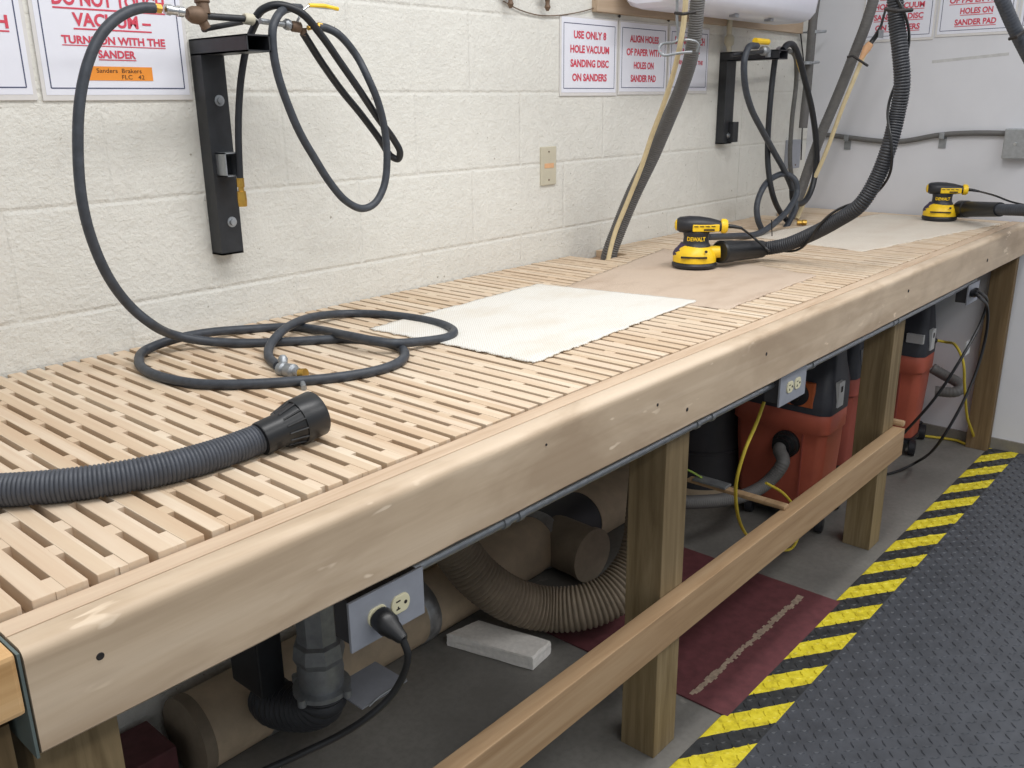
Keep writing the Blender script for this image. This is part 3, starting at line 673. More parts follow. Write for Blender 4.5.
# ================================================================== SANDERS
def sander(base, rz, label, hpts, cpts, hlabel, wraps=None, hmat='vhose_b', smooth_hose=False, sc_=1.0):
    mt = Matrix.Translation(base) @ Matrix.Rotation(rz, 4, 'Z') @ Matrix.Scale(sc_, 4)
    t = thing('orbital_sander', label, 'sander', tuple(base), 'yellow palm sanders on the bench')
    def fin(bm):
        for v in bm.verts: v.co.z *= .93
        bmesh.ops.transform(bm, matrix=mt, verts=bm.verts); return bm
    b = bmesh.new(); lathe(b, (0, 0, 0), (0, 0, 1), [(0, .058), (.003, .064), (.011, .0655), (.017, .062), (.018, .055)], 36); obj('sanding_pad', fin(b), 'blackp', t, True)
    b = bmesh.new(); lathe(b, (0, 0, .0175), (0, 0, 1), [(0, .055), (.001, .0625), (.016, .0625), (.030, .059), (.042, .050), (.052, .040), (.056, .034)], 36)
    cyl(b, (.045, 0, .046), (.073, 0, .048), .021, .018, 18); obj('dust_skirt', fin(b), 'yellow', t, True)
    b = bmesh.new(); lathe(b, (-.006, .004, .030), (0, 0, 1), [(0, .056), (.012, .0575), (.024, .052), (.035, .042), (.044, .036)], 30); 
    for v in b.verts:
        if v.co.x > -.022: v.co.x = -.022 - (v.co.x + .022) * .02
    obj('side_guard', fin(b), 'purple', t, True, label='dark purple guard on the left')
    b = bmesh.new()
    for sx2 in (-1,):
        box(b, -.040, .034, -.0640, -.052, .036, .0405, mtx=Matrix.Translation((0, 0, 0)))
    cyl(b, (.030, -.052, .056), (.031, -.0565, .0565), .0042, seg=10); obj('vent_slot', fin(b), 'ink', t)
    b = bmesh.new(); lathe(b, (.002, 0, .066), (0, 0, 1), [(0, .043), (.006, .040), (.012, .037), (.030, .036), (.044, .038), (.052, .03)], 32); obj('motor_neck', fin(b), 'blackp', t, True)
    # handle loft along x
    rings = []
    for x, hy, z0, z1 in ((-.056, .008, .122, .140), (-.054, .022, .114, .150), (-.046, .031, .108, .155), (-.02, .036, .105, .158), (.01, .036, .106, .157), (.04, .031, .108, .152), (.062, .024, .111, .146), (.074, .021, .112, .143)):
        zc, hz = (z0 + z1) / 2, (z1 - z0) / 2
        rings.append([(x, hy * math.cos(a) * (abs(math.cos(a)) + 1e-6) ** -.15, zc + hz * math.sin(a) * (abs(math.sin(a)) + 1e-6) ** -.15) for a in [2 * PI * k / 24 + .01 for k in range(24)]])
    h = obj('handle', fin(loft(bmesh.new(), rings)), 'blackp', t, True)
    b = bmesh.new(); box(b, -.010, .066, -.0392, -.015, .114, .136, ch=.003)
    for v in b.verts:
        if v.co.y < -.03: v.co.y += max(0, (v.co.x + .0)) * .19
    obj('side_panel', fin(b), 'yellow', h, label='yellow vented side panel')
    b = bmesh.new()
    for k in range(4): box(b, -.006 + k * .016, .006 + k * .016, -.0397 + .0030 * k, -.030, .129, .1315)
    box(b, .022, .052, -.0360, -.020, .118, .1225); obj('panel_vent', fin(b), 'ink', h)
    b = bmesh.new(); lathe(b, (.070, 0, .128), (1, 0, 0), [(0, .019), (.003, .0225), (.014, .022), (.020, .017), (.021, .009)], 24); obj('collar', fin(b), 'yellow', h, True)
    b = bmesh.new(); lathe(b, (-.053, 0, .130), (-1, 0, 0), [(0, .018), (.005, .016), (.008, .008)], 20); obj('nose_cap', fin(b), 'yellow', h, True)
    b = text_bm('DEWALT', .0125, .052, .03, .0)
    for v in b.verts:
        x, z = v.co.x, v.co.y; y = -math.sqrt(max(.0002, .0375 ** 2 - x * x)); v.co = Vector((x + .002, y - .0006, z + .0915))
    obj('lettering', fin(b), 'yellow', t)
    b = bmesh.new(); tube(b, [Vector((.088, 0, .128)), Vector((.105, 0, .127)), Vector((.13, 0, .122))], [.0068, .006, .0045], 12); obj('cord_sleeve', fin(b), 'plugblack', t, True)
    cs = mt @ Vector((.128, 0, .1225 * .93))
    cd = obj('power_cord', hose([cs] + cpts, .0036 * sc_, 8), 'plugblack', t, True)
    # hose: its own thing with a cuff
    hv = thing('vacuum_hose', hlabel, 'hose', tuple(hpts[1]))
    a = mt @ Vector((.071, 0, .044)); e = hpts[0]; dv = e - a; Ld = dv.length
    b = bmesh.new(); lathe(b, a, dv, [(0, .029), (.004, .0335), (.05, .0325), (.052, .0305), (.09, .0295), (Ld * .97, .0265), (Ld, .0262), (Ld, .02)], 28)
    obj('cuff', b, 'cuff', hv, True)
    obj('hose', ribbed([e - dv * .08] + hpts, .0212, .0072 if not smooth_hose else .012, .0026 if not smooth_hose else .0006, 18), hmat, hv, True)
    return t, hv
b1 = U(694, 266.5, 'z', T + .0035); b1.z = T + .0035
hp = [DP(761, 249, 2.73), DP(785, 245, 2.69), DP(812, 234, 2.62), DP(838, 220, 2.53), DP(860, 205, 2.46), DP(876, 180, 2.42), DP(888, 150, 2.38), DP(897, 115, 2.36), DP(902, 85, 2.33), DP(900, 50, 2.31), DP(896, 15, 2.3), DP(894, -60, 2.25)]
cpw = [DP(753, 237, 2.68), DP(768, 250, 2.64)]
_c = resample(spline(hp, 12), .02); _u, _v = frame((0, 0, 1)); _t0 = None
_u = None
for _i in range(1, len(_c) - 1):
    _t = (_c[_i + 1] - _c[_i - 1]).normalized()
    if _u is None: _u = Vector((0, -1, 0))
    _u = (_u - _t * _u.dot(_t)).normalized(); _v = _t.cross(_u)
    _a = 2.6 - .02 * _i * 2 * PI / .36
    cpw.append(_c[_i] + (_u * math.cos(_a) + _v * math.sin(_a)) * .0255)
s1, h1_ = sander(b1, -1.02, 'yellow and black palm sander in the middle of the bench on the brown mesh mat', hp, cpw, 'black ribbed hose rising from the middle sander, cord wound around it')
obj('tie', tube(bmesh.new(), [DP(885, 9, 2.27), DP(897, 11, 2.25), DP(912, 10, 2.27)], .005, 8), 'ink', h1_)
b2 = U(939, 219, 'z', T + .006); b2.z = T + .0035
hp2 = [DP(1000, 209.5, 3.30), DP(1018, 210, 3.22), DP(1045, 210, 3.10), DP(1080, 200, 3.0)]
cp2 = [DP(996, 196, 3.33), DP(1012, 202, 3.27), DP(1040, 208, 3.18)]
sander(b2, -1.2, 'yellow and black palm sander at the far end of the bench on the cream mat', hp2, cp2, 'grey hose leaving the far sander toward the right edge', hmat='vhose', smooth_hose=True, sc_=1.0)

# ================================================================== MESH MATS ON THE BENCH
def flatmat(name, label, corners, m, z, grp, thick=.0022, rag=.004, step=.01, ripple=.0006):
    c = [Vector((p.x, p.y, 0)) for p in corners]
    n, k = int((c[1] - c[0]).length / step), int((c[3] - c[0]).length / step)
    bm = bmesh.new(); uvl = bm.loops.layers.uv.new('UVMap'); g = []
    W_, H_ = (c[1] - c[0]).length, (c[3] - c[0]).length
    for i in range(n + 1):
        row = []
        for j in range(k + 1):
            s, t_ = i / n, j / k
            p = (c[0] * (1 - s) + c[1] * s) * (1 - t_) + (c[3] * (1 - s) + c[2] * s) * t_
            if i in (0, n): p += (c[1] - c[0]).normalized() * random.uniform(-rag, rag)
            if j in (0, k): p += (c[3] - c[0]).normalized() * random.uniform(-rag, rag)
            zz_ = z + ripple * math.sin(p.x * 43 + p.y * 17) + ripple
            row.append((bm.verts.new((p.x, p.y, zz_)), (s * W_, t_ * H_)))
        g.append(row)
    for i in range(n):
        for j in range(k):
            q = (g[i][j], g[i + 1][j], g[i + 1][j + 1], g[i][j + 1]); f = bm.faces.new([a[0] for a in q]); f.smooth = True
            for lp, a in zip(f.loops, q): lp[uvl].uv = a[1]
    me = bpy.data.meshes.new(name); bm.to_mesh(me); bm.free(); me.materials.append(M[m])
    o = bpy.data.objects.new(name, me); C.objects.link(o)
    md = o.modifiers.new('thickness', 'SOLIDIFY'); md.thickness = thick; md.offset = 1
    return tag(o, label, 'mat', grp)
zt = lambda x, y: U(x, y, 'z', T)
flatmat('nonslip_mat', 'white mesh mat lying on the slats nearest the coiled hose', [zt(369, 330), zt(538, 285), zt(697, 302), zt(535, 364)], 'matwhite', T + .0034, None)
flatmat('nonslip_mat', 'dusty brown mesh mat under the middle sander', [zt(560, 289), zt(664, 249), zt(817, 276), zt(727, 310)], 'matbrown', T + .0008, None, .002)
flatmat('nonslip_mat', 'cream mesh mat at the far end in front of the far sander', [zt(745, 236), zt(880, 214), zt(1001, 224), zt(862, 252)], 'matcream', T + .0008, None, .002)

# ================================================================== TOP OF THE WALL
a0 = U(597, 12, 'y', -.02)
tag(obj('backing_board', BX(a0.x, L - .18, -.022, 0, 1.682, 2.02, ch=.002), 'ply'), 'brown wooden board on the wall behind the light fixture', 'board')
t = thing('light_fixture', 'white wraparound tube light fixture on the wooden board above the signs', 'light fixture', (3.1, -.03, 1.75))
b = bmesh.new(); prof = [(-.022, 1.86), (-.035, 1.775), (-.045, 1.745), (-.065, 1.722), (-.10, 1.712), (-.20, 1.712), (-.235, 1.722), (-.255, 1.745), (-.262, 1.79), (-.262, 1.86)]
x0, x1 = 2.45, 3.44
for xx0, xx1, s in ((x0 + .0, x1, 1),):
    rings = []
    for x, f in ((xx0, .55), (xx0 + .008, .85), (xx0 + .03, .97), (xx0 + .05, 1), (xx1 - .05, 1), (xx1 - .03, .97), (xx1 - .008, .85), (xx1, .55)):
        yc, zc = -.142, 1.80
        rings.append([(x, yc + (y - yc) * f, zc - .022 + (z - zc) * f) for y, z in prof])
    loft(b, rings)
lens = obj('lens', b, 'lens', t, True)
obj('housing', BX(2.52, 3.38, -.19, -.023, 1.83, 1.90, ch=.004), 'holder', t)
for px in (733, 768):
    q = U(px, 22, 'y', -.2); b = BX(q.x - .012, q.x + .012, -.215, -.19, 1.682, 1.692, ch=.002); obj('latch', b, 'castalu', t)
# brass hooks with thin cord
for i, (px, py, dz) in enumerate(((510, 3, .0), (547, 6, .0))):
    q = U(px, py, 'y', -.02); b = bmesh.new()
    lathe(b, (q.x, -.022, q.z + .045), (0, 0, -1), [(0, .006), (.012, .006), (.014, .012), (.022, .013), (.030, .007), (.040, .006), (.048, .009), (.058, .004)], 12)
    tube(b, [Vector((q.x - .03, -.022, q.z + .03)), Vector((q.x, -.024, q.z + .026)), Vector((q.x + .03, -.022, q.z + .034))], .004, 8)
    tag(obj('hose_barb', b, 'bronze', None, True), ('bronze fitting on the wall, left one of two above the beige plate', 'bronze fitting on the wall, right one of two, beside the USE ONLY sign')[i], 'fitting')
tag(obj('thin_cord', hose([U(503, 1, 'y', -.006), U(520, 10, 'y', -.006), U(542, 15.5, 'y', -.006), U(575, 13, 'y', -.006), U(600, 5, 'y', -.006), U(612, -6, 'y', -.006)], .0016, 6), 'bronze'), 'thin cord sagging along the wall above the USE ONLY sign', 'cord')
# corner pipe
t = thing('corner_pipe', 'grey conduit pipe standing in the far corner beside the light fixture', 'pipe', (L - .13, -.06, 1.0))
obj('pipe', tube(bmesh.new(), [U(803, 128, 'y', -.05), U(807, 90, 'y', -.05), U(813, 20, 'y', -.05), U(820, -30, 'y', -.05)], .018, 14), 'vhose_g', t, True)
for px, py in ((813, 32), (806, 63)):
    q = U(px, py, 'y', -.05); b = bmesh.new(); cyl(b, (q.x, q.y, q.z - .006), (q.x, q.y, q.z + .006), .024); tube(b, [q + Vector((.02, -.01, 0)), q + Vector((.06, -.03, .004))], .006, 8)
    tube(b, [q, q + Vector((0, .05, 0))], .004, 6); obj('pipe_clamp', b, 'galv', t, True)
tag(obj('pull_wire', tube(bmesh.new(), [U(800, 28, 'y', -.012), U(804, 65, 'y', -.012), U(803, 110, 'y', -.012), U(801, 160, 'y', -.012)], .003, 6), 'ink'), 'thin dark wire running down the corner of the two walls', 'wire')

# far wall conduit
t = thing('wall_conduit', 'painted conduit with straps running along the white end wall to the grey box', 'conduit', tuple(U(930, 135, 'x', L)))
def Fx(x, y, o=.014): return U(x, y, 'x', L - o)
obj('pipe', hose([Fx(815, 134), Fx(832, 135.5), Fx(860, 139), Fx(885, 141.5), Fx(905, 141), Fx(940, 135), Fx(975, 133), Fx(1010, 133.5)], .0105, 12), 'vhose_g', t, True)
for px, py in ((848, 142), (943, 140)):
    q = Fx(px, py, 0); b = BX(L - .004, L, q.y - .014, q.y + .014, q.z - .032, q.z + .02); box(b, L - .028, L, q.y - .010, q.y + .010, q.z + .004, q.z + .03, ch=.003); obj('strap', b, 'castalu', t)
q = Fx(1021, 143.5, 0)
t = thing('junction_box', 'grey metal junction box at the end of the conduit on the white end wall', 'junction box', tuple(q))
obj('box', BX(L - .045, L, q.y - .052, q.y + .052, q.z - .056, q.z + .056, ch=.003), 'galv', t)
b = bmesh.new(); lathe(b, (L - .045, q.y + .01, q.z), (-1, 0, 0), [(0, .007), (.003, .006)], 12); obj('screw', b, 'chrome', t)
# pencil-like scrape on the end wall
b = bmesh.new(); p_, q_ = Fx(932, 62, 0), Fx(1009, 54, 0)
box(b, L - .0006, L + .001, q_.y, p_.y, p_.z - .005, p_.z + .006); 
for v in b.verts: v.co.z += (p_.y - v.co.y) / (p_.y - q_.y) * (q_.z - p_.z)
sw = struct('trim_1', b, plain('grey_scrape_mark', (190, 190, 190), .7))

# ================================================================== UNDER THE BENCH
YC = -.893
t = thing('steel_conduit', 'thin steel conduit running under the front board of the bench', 'conduit', (1.5, YC, .80))
ZC = .790
obj('pipe', tube(bmesh.new(), [Vector((.72, YC, ZC)), Vector((1.1, YC, ZC)), Vector((2.2, YC, ZC)), Vector((3.5, YC, ZC - .0))], .0092, 14), 'galv', t, True)
for x in (.95, .985, 1.54, 1.60, 2.10, 2.66, 2.70):
    b = bmesh.new(); cyl(b, (x, YC, ZC), (x + .012, YC, ZC), .0115); obj('coupling', b, 'galv', t, True)

def outlet(name, label, xc, z1, w_, h_, plug=False, y=-.917):
    t = thing('outlet_box', label, 'outlet', (xc, y, z1 - h_))
    obj('box', BX(xc - w_ / 2 + .006, xc + w_ / 2 - .006, y + .003, y + .040, z1 - h_ + .006, min(z1 - .002, BOT - .002), ch=.002), 'drum', t)  # dark tone paints the shadow on a galvanised box
    pl_ = obj('cover_plate', BX(xc - w_ / 2, xc + w_ / 2, y - .002, y + .003, z1 - h_, z1, ch=.001), 'greyplate', t)
    for s in (-1, 1):
        b = bmesh.new(); px_, pz = xc + s * .0205, z1 - h_ / 2
        rings = []
        for yy, f in ((y - .002, 1), (y - .0045, 1), (y - .005, .93)):
            rings.append([(px_ + f * (.0165 * math.cos(a)), yy, pz + f * max(-.0135, min(.0135, .0165 * math.sin(a)))) for a in [2 * PI * k / 24 for k in range(24)]])
        loft(b, rings); rc = obj('receptacle', b, 'ivory', pl_)
        b = bmesh.new()
        box(b, px_ - .009, px_ - .0015, y - .0056, y - .0045, pz + .005, pz + .0068); box(b, px_ - .009, px_ - .0025, y - .0056, y - .0045, pz - .0068, pz - .005)
        box(b, px_ - .0065, px_ - .0048, y - .0056, y - .0045, pz - .0068, pz - .0020)
        cyl(b, (px_ + .008, y - .0045, pz), (px_ + .008, y - .0056, pz), .0028, seg=10); obj('slots', b, 'ink', rc)
    return t
outlet('o', 'near grey outlet box with a black plug below the front board', .692, .803, .132, .074)
outlet('o', 'unused grey outlet box hanging in front of the orange vacuum', 1.952, .818, .140, .078)
outlet('o', 'farthest outlet box with black cords plugged in, under the bench by the end wall', 3.452, .792, .130, .072, y=-.905)

# near plug and cord
p = Vector((.672, -.922, .766)); 
t = thing('power_cord', 'black plug and cord hanging from the near outlet down to the floor', 'cord', tuple(p))
b = bmesh.new()
pe = U(404, 640, 'y', -.972)
dv = pe - p; L_ = dv.length
lathe(b, p, dv, [(0, .015), (.003, .0165), (.022, .0165), (.026, .014), (.034, .0125), (L_ - .014, .0105), (L_ - .004, .0085), (L_, .006)], 18)
obj('plug', b, 'plugblack', t, True)
obj('cord', hose([pe - dv * .06, U(408, 655, 'y', -.975), U(403, 676, 'y', -.965), U(390, 697, 'y', -.95), U(368, 717, 'y', -.93), U(340, 735, 'y', -.90), U(305, 752, 'y', -.87), U(270, 768, 'y', -.84), U(200, 800, 'y', -.80)], .0052, 10), 'plugblack', t, True)

# far plugs / cords
c0 = Vector((3.44, -.912, .762))
for i, (lab, pts_) in enumerate((('black cord running from the far outlet behind the orange vacuum', [U(968, 292, 'y', -.935), U(980, 293, 'y', -.955), U(987, 302, 'y', -.955), U(981, 322, 'y', -.945), U(962, 357, 'y', -.92), U(935, 398, 'y', -.86), U(905, 432, 'y', -.78), U(890, 448, 'y', -.74)]),
                                 ('black cord drooping from the far outlet onto the concrete floor', [U(966, 296, 'y', -.93), U(978, 296, 'y', -.965), U(987.5, 308, 'y', -.965), U(986, 335, 'y', -.96), U(976, 372, 'y', -.95), U(960, 408, 'y', -.93), U(938, 444, 'y', -.88), U(915, 463, 'z', .03), U(895, 472, 'z', .008), U(878, 476, 'z', .006)]))):
    t = thing('power_cord', lab, 'cord', tuple(pts_[0])); b = bmesh.new()
    s_ = Vector((3.432 + .041 * i, -.910, .757)); d_ = pts_[1] - s_
    lathe(b, s_, d_, [(0, .014), (.02, .015), (.04, .011), (.05, .006)], 14); obj('plug', b, 'plugblack', t, True)
    obj('cord', hose([s_ + d_ * .5] + pts_[1:], .0052, 8), 'plugblack', t, True)

# ducts along the wall
r = .090; yd, zd = -.112, .092
t = thing('floor_duct', 'dusty brown round duct lying along the wall under the bench', 'duct', (1.6, yd, 0))
b = bmesh.new(); lathe(b, (.78, yd, zd), (1, 0, 0), [(0, r), (.19, r), (.191, r * .985), (.33, r * .985), (.332, r), (1.14, r), (1.145, r * .97), (1.19, r * .97)], 36); obj('pipe', b, 'duct', t, True)
b = bmesh.new(); lathe(b, (2.20, yd, zd), (1, 0, 0), [(0, r), (.40, r)], 36); obj('pipe', b, 'duct', t, True)
b = bmesh.new(); lathe(b, (.755, yd, zd), (1, 0, 0), [(0, r * .86), (.002, r * .98), (.003, r * 1.03), (.03, r * 1.03), (.031, r * 1.0)], 36); obj('end_cap', b, 'flexduct', t, True, label='dark cap closing the near end')
for x in (.93, 1.42, 1.96):
    b = bmesh.new(); lathe(b, (x, yd, zd), (1, 0, 0), [(0, r * 1.0), (.004, r * 1.03), (.04, r * 1.03), (.044, r)], 36); obj('collar', b, 'ductgrey', t, True, label='shiny metal collar')
b = bmesh.new(); lathe(b, (2.00, yd, zd), (1, 0, 0), [(0, r * .98), (.20, r * .98)], 30); obj('sleeve', b, 'drum', t, True, label='dark grey sleeve')
b = bmesh.new(); lathe(b, (2.02, yd, zd), (-.05, -1, .0), [(0, .082), (.17, .082), (.172, .086), (.19, .086)], 30); obj('branch', b, 'flexduct', t, True)
# tape
# flexible taupe duct
fd = [Vector((1.45, -.20, .82)), U(430, 505, 'y', -.20), U(455, 548, 'y', -.22), U(478, 577, 'y', -.26), U(512, 600, 'y', -.32), U(548, 609, 'y', -.385), U(583, 607, 'y', -.46), U(613, 594, 'y', -.51), U(634, 570, 'y', -.53), U(644, 545, 'y', -.53), U(648, 510, 'y', -.50), U(650, 480, 'y', -.45)]
tag(obj('flexible_duct', ribbed(fd, .063, .013, .0055, 26), 'flexduct', None, True), 'thick taupe flexible duct drooping to the floor beside the pale block', 'duct')

# blast gate and small flex hose (near)
t = thing('blast_gate', 'cast metal blast gate with grey slide plate hanging under the bench behind the near outlet', 'blast gate', tuple(U(318, 670, 'y', -.40)))
g0 = U(318, 640, 'y', -.40); 
b = bmesh.new(); s = .043
rings = []
for z, hx, hy in ((T - .05, .036, .036), (g0.z + .005, .040, .040), (g0.z, .048, .048), (g0.z - .03, .052, .052), (g0.z - .045, .046, .046)):
    rings.append([(g0.x + hx * math.cos(a) * 1.05, -.40 + hy * math.sin(a) * 1.05, z) for a in [2 * PI * k / 8 + PI / 8 for k in range(8)]])
loft(b, rings); obj('transition', b, 'castalu', t)
zc = U(318, 690, 'y', -.40).z
b = bmesh.new(); lathe(b, (g0.x, -.40, g0.z - .044), (0, 0, -1), [(0, .046), (.02, .048), (g0.z - .044 - zc - .012, .046), (g0.z - .044 - zc - .010, .060), (g0.z - .044 - zc, .060)], 28)
for a in (.3, 1.9, 3.4, 5.0): cyl(b, (g0.x + .064 * math.cos(a), -.40 + .064 * math.sin(a), zc - .002), (g0.x + .064 * math.cos(a), -.40 + .064 * math.sin(a), zc + .014), .009, seg=12)
obj('flange', b, 'castalu', t, True)
sp_ = U(375, 674, 'y', -.42)
b = BX(g0.x + .03, g0.x + .155, -.49, -.385, sp_.z - .003, sp_.z, mtx=None); obj('slide_plate', b, 'greyplate', t)
b = bmesh.new(); tube(b, spline([Vector((g0.x + .045, -.495, sp_.z)), Vector((g0.x + .07, -.50, sp_.z + .012)), Vector((g0.x + .14, -.50, sp_.z + .012)), Vector((g0.x + .158, -.48, sp_.z))], 5), .0022, 6); obj('slide_frame', b, 'castalu', t)
fx = [Vector((g0.x, -.40, zc)), Vector((g0.x, -.395, zc - .03)), Vector((g0.x - .005, -.36, zc - .062)), Vector((g0.x - .015, -.305, zc - .085)), Vector((g0.x - .02, -.25, zc - .10)), Vector((g0.x - .01, -.21, .155))]
tag(obj('flexible_duct', ribbed(fx, .052, .016, .006, 24), 'vhose_b', None, True), 'black ribbed flexible duct below the blast gate, bending into the wall duct', 'duct')
b = BX(.84, .90, -.31, -.20, .24, .82, ch=.004)
tag(obj('plenum_box', b, 'black'), 'black sheet metal box hanging under the bench between the duct and the blast gate', 'box')

# pale block
bk = [U(447, 646, 'z', .0), U(533, 671, 'z', 0), U(551, 654, 'z', 0), U(478, 632, 'z', 0)]
b = bmesh.new(); top = []
rings = [[(p.x, p.y, .002) for p in bk], [(p.x, p.y, .036) for p in bk]]
c = sum((Vector((p.x, p.y, 0)) for p in bk), Vector()) / 4
rings.append([((p.x - c.x) * .97 + c.x, (p.y - c.y) * .95 + c.y, .040) for p in bk])
loft(b, rings); bmesh.ops.subdivide_edges(b, edges=list(b.edges), cuts=4, use_grid_fill=True)
for v in b.verts: v.co += Vector((random.uniform(-1, 1), random.uniform(-1, 1), random.uniform(-1, 1) if v.co.z > .01 else 0)) * .0012
tag(obj('concrete_paver', b, 'foam'), 'pale chipped block lying flat on the floor under the flexible duct', 'block')

# maroon plates
b = BX(1.703, 2.385, -.96, -.36, 0, .005, ch=.001)
t = thing('floor_plate', 'maroon floor plate with a pale scraped line beside the near post', 'floor plate', (2.0, -.7, 0))
obj('plate', b, 'maroon', t)
b = bmesh.new(); n = 60
for i in range(n):
    x = 1.72 + .62 * i / n
    yy = -.825 - .008 * i / n + random.uniform(-.003, .003); h_ = random.uniform(.004, .011)
    box(b, x, x + .0115, yy - h_, yy + h_, .005, .0056)
obj('scrape_line', b, 'scuff', t)
tag(obj('steel_channel', BX(.30, .72, -.15, -.02, 0, .115, ch=.003), 'maroon'), 'low maroon steel channel on the floor against the wall at the lower left', 'channel')

# wooden strips resting on the rail
t = thing('wood_strip', 'narrow wooden strip laid from the rail back toward the dark drum', 'wood strip', (2.05, -.88, .412))
b = BX(2.035, 2.062, -.888, -.60, .4125, .424, ch=.004); obj('strip', b, 'rail', t)
b = BX(2.030, 2.067, -.72, -.62, .424, .431, ch=.002); obj('metal_bar', b, 'castalu', t)
obj('ground_wire', hose([Vector((2.05, -.64, .431)), Vector((2.03, -.60, .452)), Vector((1.98, -.57, .46)), Vector((1.90, -.56, .44))], .0028, 6), plain('green_wire', (150, 178, 70), .5), t)
b = BX(2.853, 2.876, -.907, -.76, .4125, .432, ch=.008); 
tag(obj('wood_strip', b, 'rail'), 'short wooden stick end lying on the rail against the middle post', 'wood strip')

# dark drum behind the near post
t = thing('dust_drum', 'dark steel drum standing between the near post and the orange vacuum', 'drum', (2.80, -.185, 0))
b = bmesh.new(); lathe(b, (2.84, -.195, 0), (0, 0, 1), [(0, .155), (.012, .16), (.014, .157), (.20, .157), (.203, .161), (.209, .161), (.212, .157), (.62, .157), (.623, .162), (.635, .162), (.637, .12)], 36); obj('body', b, 'drum', t, True)
obj('base_band', lathe(bmesh.new(), (2.84, -.195, .014), (0, 0, 1), [(0, .1585), (.05, .1585)], 36), 'duct', t, True)

# ------------------------------------------------------------------ orange vacuums
def vac(x0, yc, label, group, sx_=1.0, m='tank', hose_side='front', depth=.34, yaw=0):
    t = thing('shop_vacuum', label, 'vacuum cleaner', (x0 + .17, yc, 0), group)
    hw = .172
    def plan(f, z, inx=0.0, cr=.03):
        a = hw * f; xa = x0 + inx; m_ = x0 + depth * .48; xe = x0 + depth - inx
        pts = [(xa, -a + cr), (xa + cr * .6, -a + cr * .12), (xa + cr, -a), (m_, -a * .985), (xe, -a * .60), (xe, a * .60), (m_, a * .985), (xa + cr, a), (xa + cr * .6, a - cr * .12), (xa, a - cr)]
        return [(p[0], p[1] + yc, z) for p in pts]
    b = bmesh.new(); loft(b, [plan(.84, .055, .035), plan(.86, .07, .028), plan(.94, .30, .010), plan(.95, .352, .008), plan(1.0, .362, .0), plan(1.0, .425, .0), plan(.99, .43, .003)])
    tk = obj('tank', b, m, t, True)
    if m == 'tank' or m == 'tankdull':
        b = BX(x0 + .004, x0 + .010, yc - .092, yc - .088, .11, .35); obj('seam', b, 'tankdull', tk)
    b = bmesh.new()
    hd = [plan(1.005, .428, -.002), plan(1.01, .47, -.004), plan(.96, .53, .02), plan(.88, .62, .06), plan(.74, .665, .09), plan(.5, .675, .12)]
    loft(b, hd); h = obj('head', b, 'vachead', t, True)
    b = BX(x0 + .02, x0 + .10, yc - .055, yc + .055, .655, .70, ch=.012); 
    b = tube(bmesh.new(), spline([Vector((x0 + .10, yc, .65)), Vector((x0 + .10, yc, .70)), Vector((x0 + .18, yc, .715)), Vector((x0 + .27, yc, .70)), Vector((x0 + .27, yc, .65))], 5), .014, 10); obj('carry_handle', b, 'blackp', h, True)
    # switch plate and knob
    if hose_side is None: sp2 = None
    else: sp2 = obj('switch_plate', BX(x0 - .006, x0 + .012, yc - .118, yc - .008, .450, .535, ch=.002), 'vorange', h)
    if sp2:
     b = bmesh.new(); lathe(b, (x0 - .005, yc - .063, .492), (-1, 0, 0), [(0, .040), (.006, .040), (.008, .034), (.010, .020), (.022, .018), (.024, .015)], 28); obj('knob', b, 'blackp', sp2, True)
    # side label
    b = BX(x0 + .055, x0 + .10, yc - hw * 1.0 - .006, yc - hw * .96, .450, .535); obj('label_plate', b, 'label', h)
    b = BX(x0 + .070, x0 + .086, yc - hw * 1.0 - .0066, yc - hw * .96, .500, .520); obj('label_mark', b, 'ink', h)
    # hose port
    if sp2:
     b = bmesh.new(); lathe(b, (x0 + .012, yc - .035, .305), (-1, 0, 0), [(0, .047), (.016, .047), (.018, .042), (.03, .040), (.032, .032), (.05, .032)], 28); obj('hose_port', b, 'cuff', t, True)
    # casters
    for cx2, cy2 in ((.05, -.13), (.05, .13), (.27, -.10), (.27, .10)):
        b = bmesh.new(); lathe(b, (x0 + cx2 - .012, yc + cy2 - .016, .033), (.25, -1, 0), [(0, .022), (.003, .032), (.026, .032), (.029, .022)], 22); lathe(b, (x0 + cx2, yc + cy2, .058), (0, 0, 1), [(0, .022), (.012, .026)], 14)
        obj('caster', b, 'blackp', t, True)
    b = bmesh.new(); loft(b, [plan(.90, .050, .02), plan(.90, .066, .02)]); obj('base_tray', b, 'blackp', t)
    return t
vac(2.745, -.532, 'orange red workshop vacuum with knob and hose, fully in view between the two posts', None)
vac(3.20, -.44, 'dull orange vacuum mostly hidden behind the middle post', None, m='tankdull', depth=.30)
v3_ = vac(3.665, -.535, 'orange red vacuum at the end wall, right of the middle post', None, depth=.30, hose_side=None)
obj('notice_label', BX(3.655, 3.672, -.70, -.635, .487, .523), 'label', v3_)
# suction hose from vac 1
vh = thing('suction_hose', 'grey hose curving from the orange vacuum port down toward the drum', 'hose', (2.70, -.58, .3))
obj('hose', ribbed([Vector((2.735, -.567, .305)), Vector((2.70, -.567, .298)), U(783, 462, 'y', -.60), U(768, 482, 'y', -.57), U(748, 494, 'y', -.54), U(722, 500, 'y', -.50), U(695, 502, 'y', -.46), U(670, 502, 'y', -.43)], .0225, .008, .0012, 14), 'vhose_g', vh, True)
vh2 = thing('suction_hose', 'grey bent hose leaving the side of the far vacuum by the end wall', 'hose', (3.85, -.75, .33))
obj('hose', ribbed([U(932, 368, 'x', 3.86), U(944, 375, 'x', 3.87), U(957, 382, 'x', 3.86), U(961, 388, 'x', 3.84), U(955, 392, 'x', 3.82), U(935, 391, 'x', 3.80)], .022, .012, .0012, 14), 'vhose_g', vh2, True)

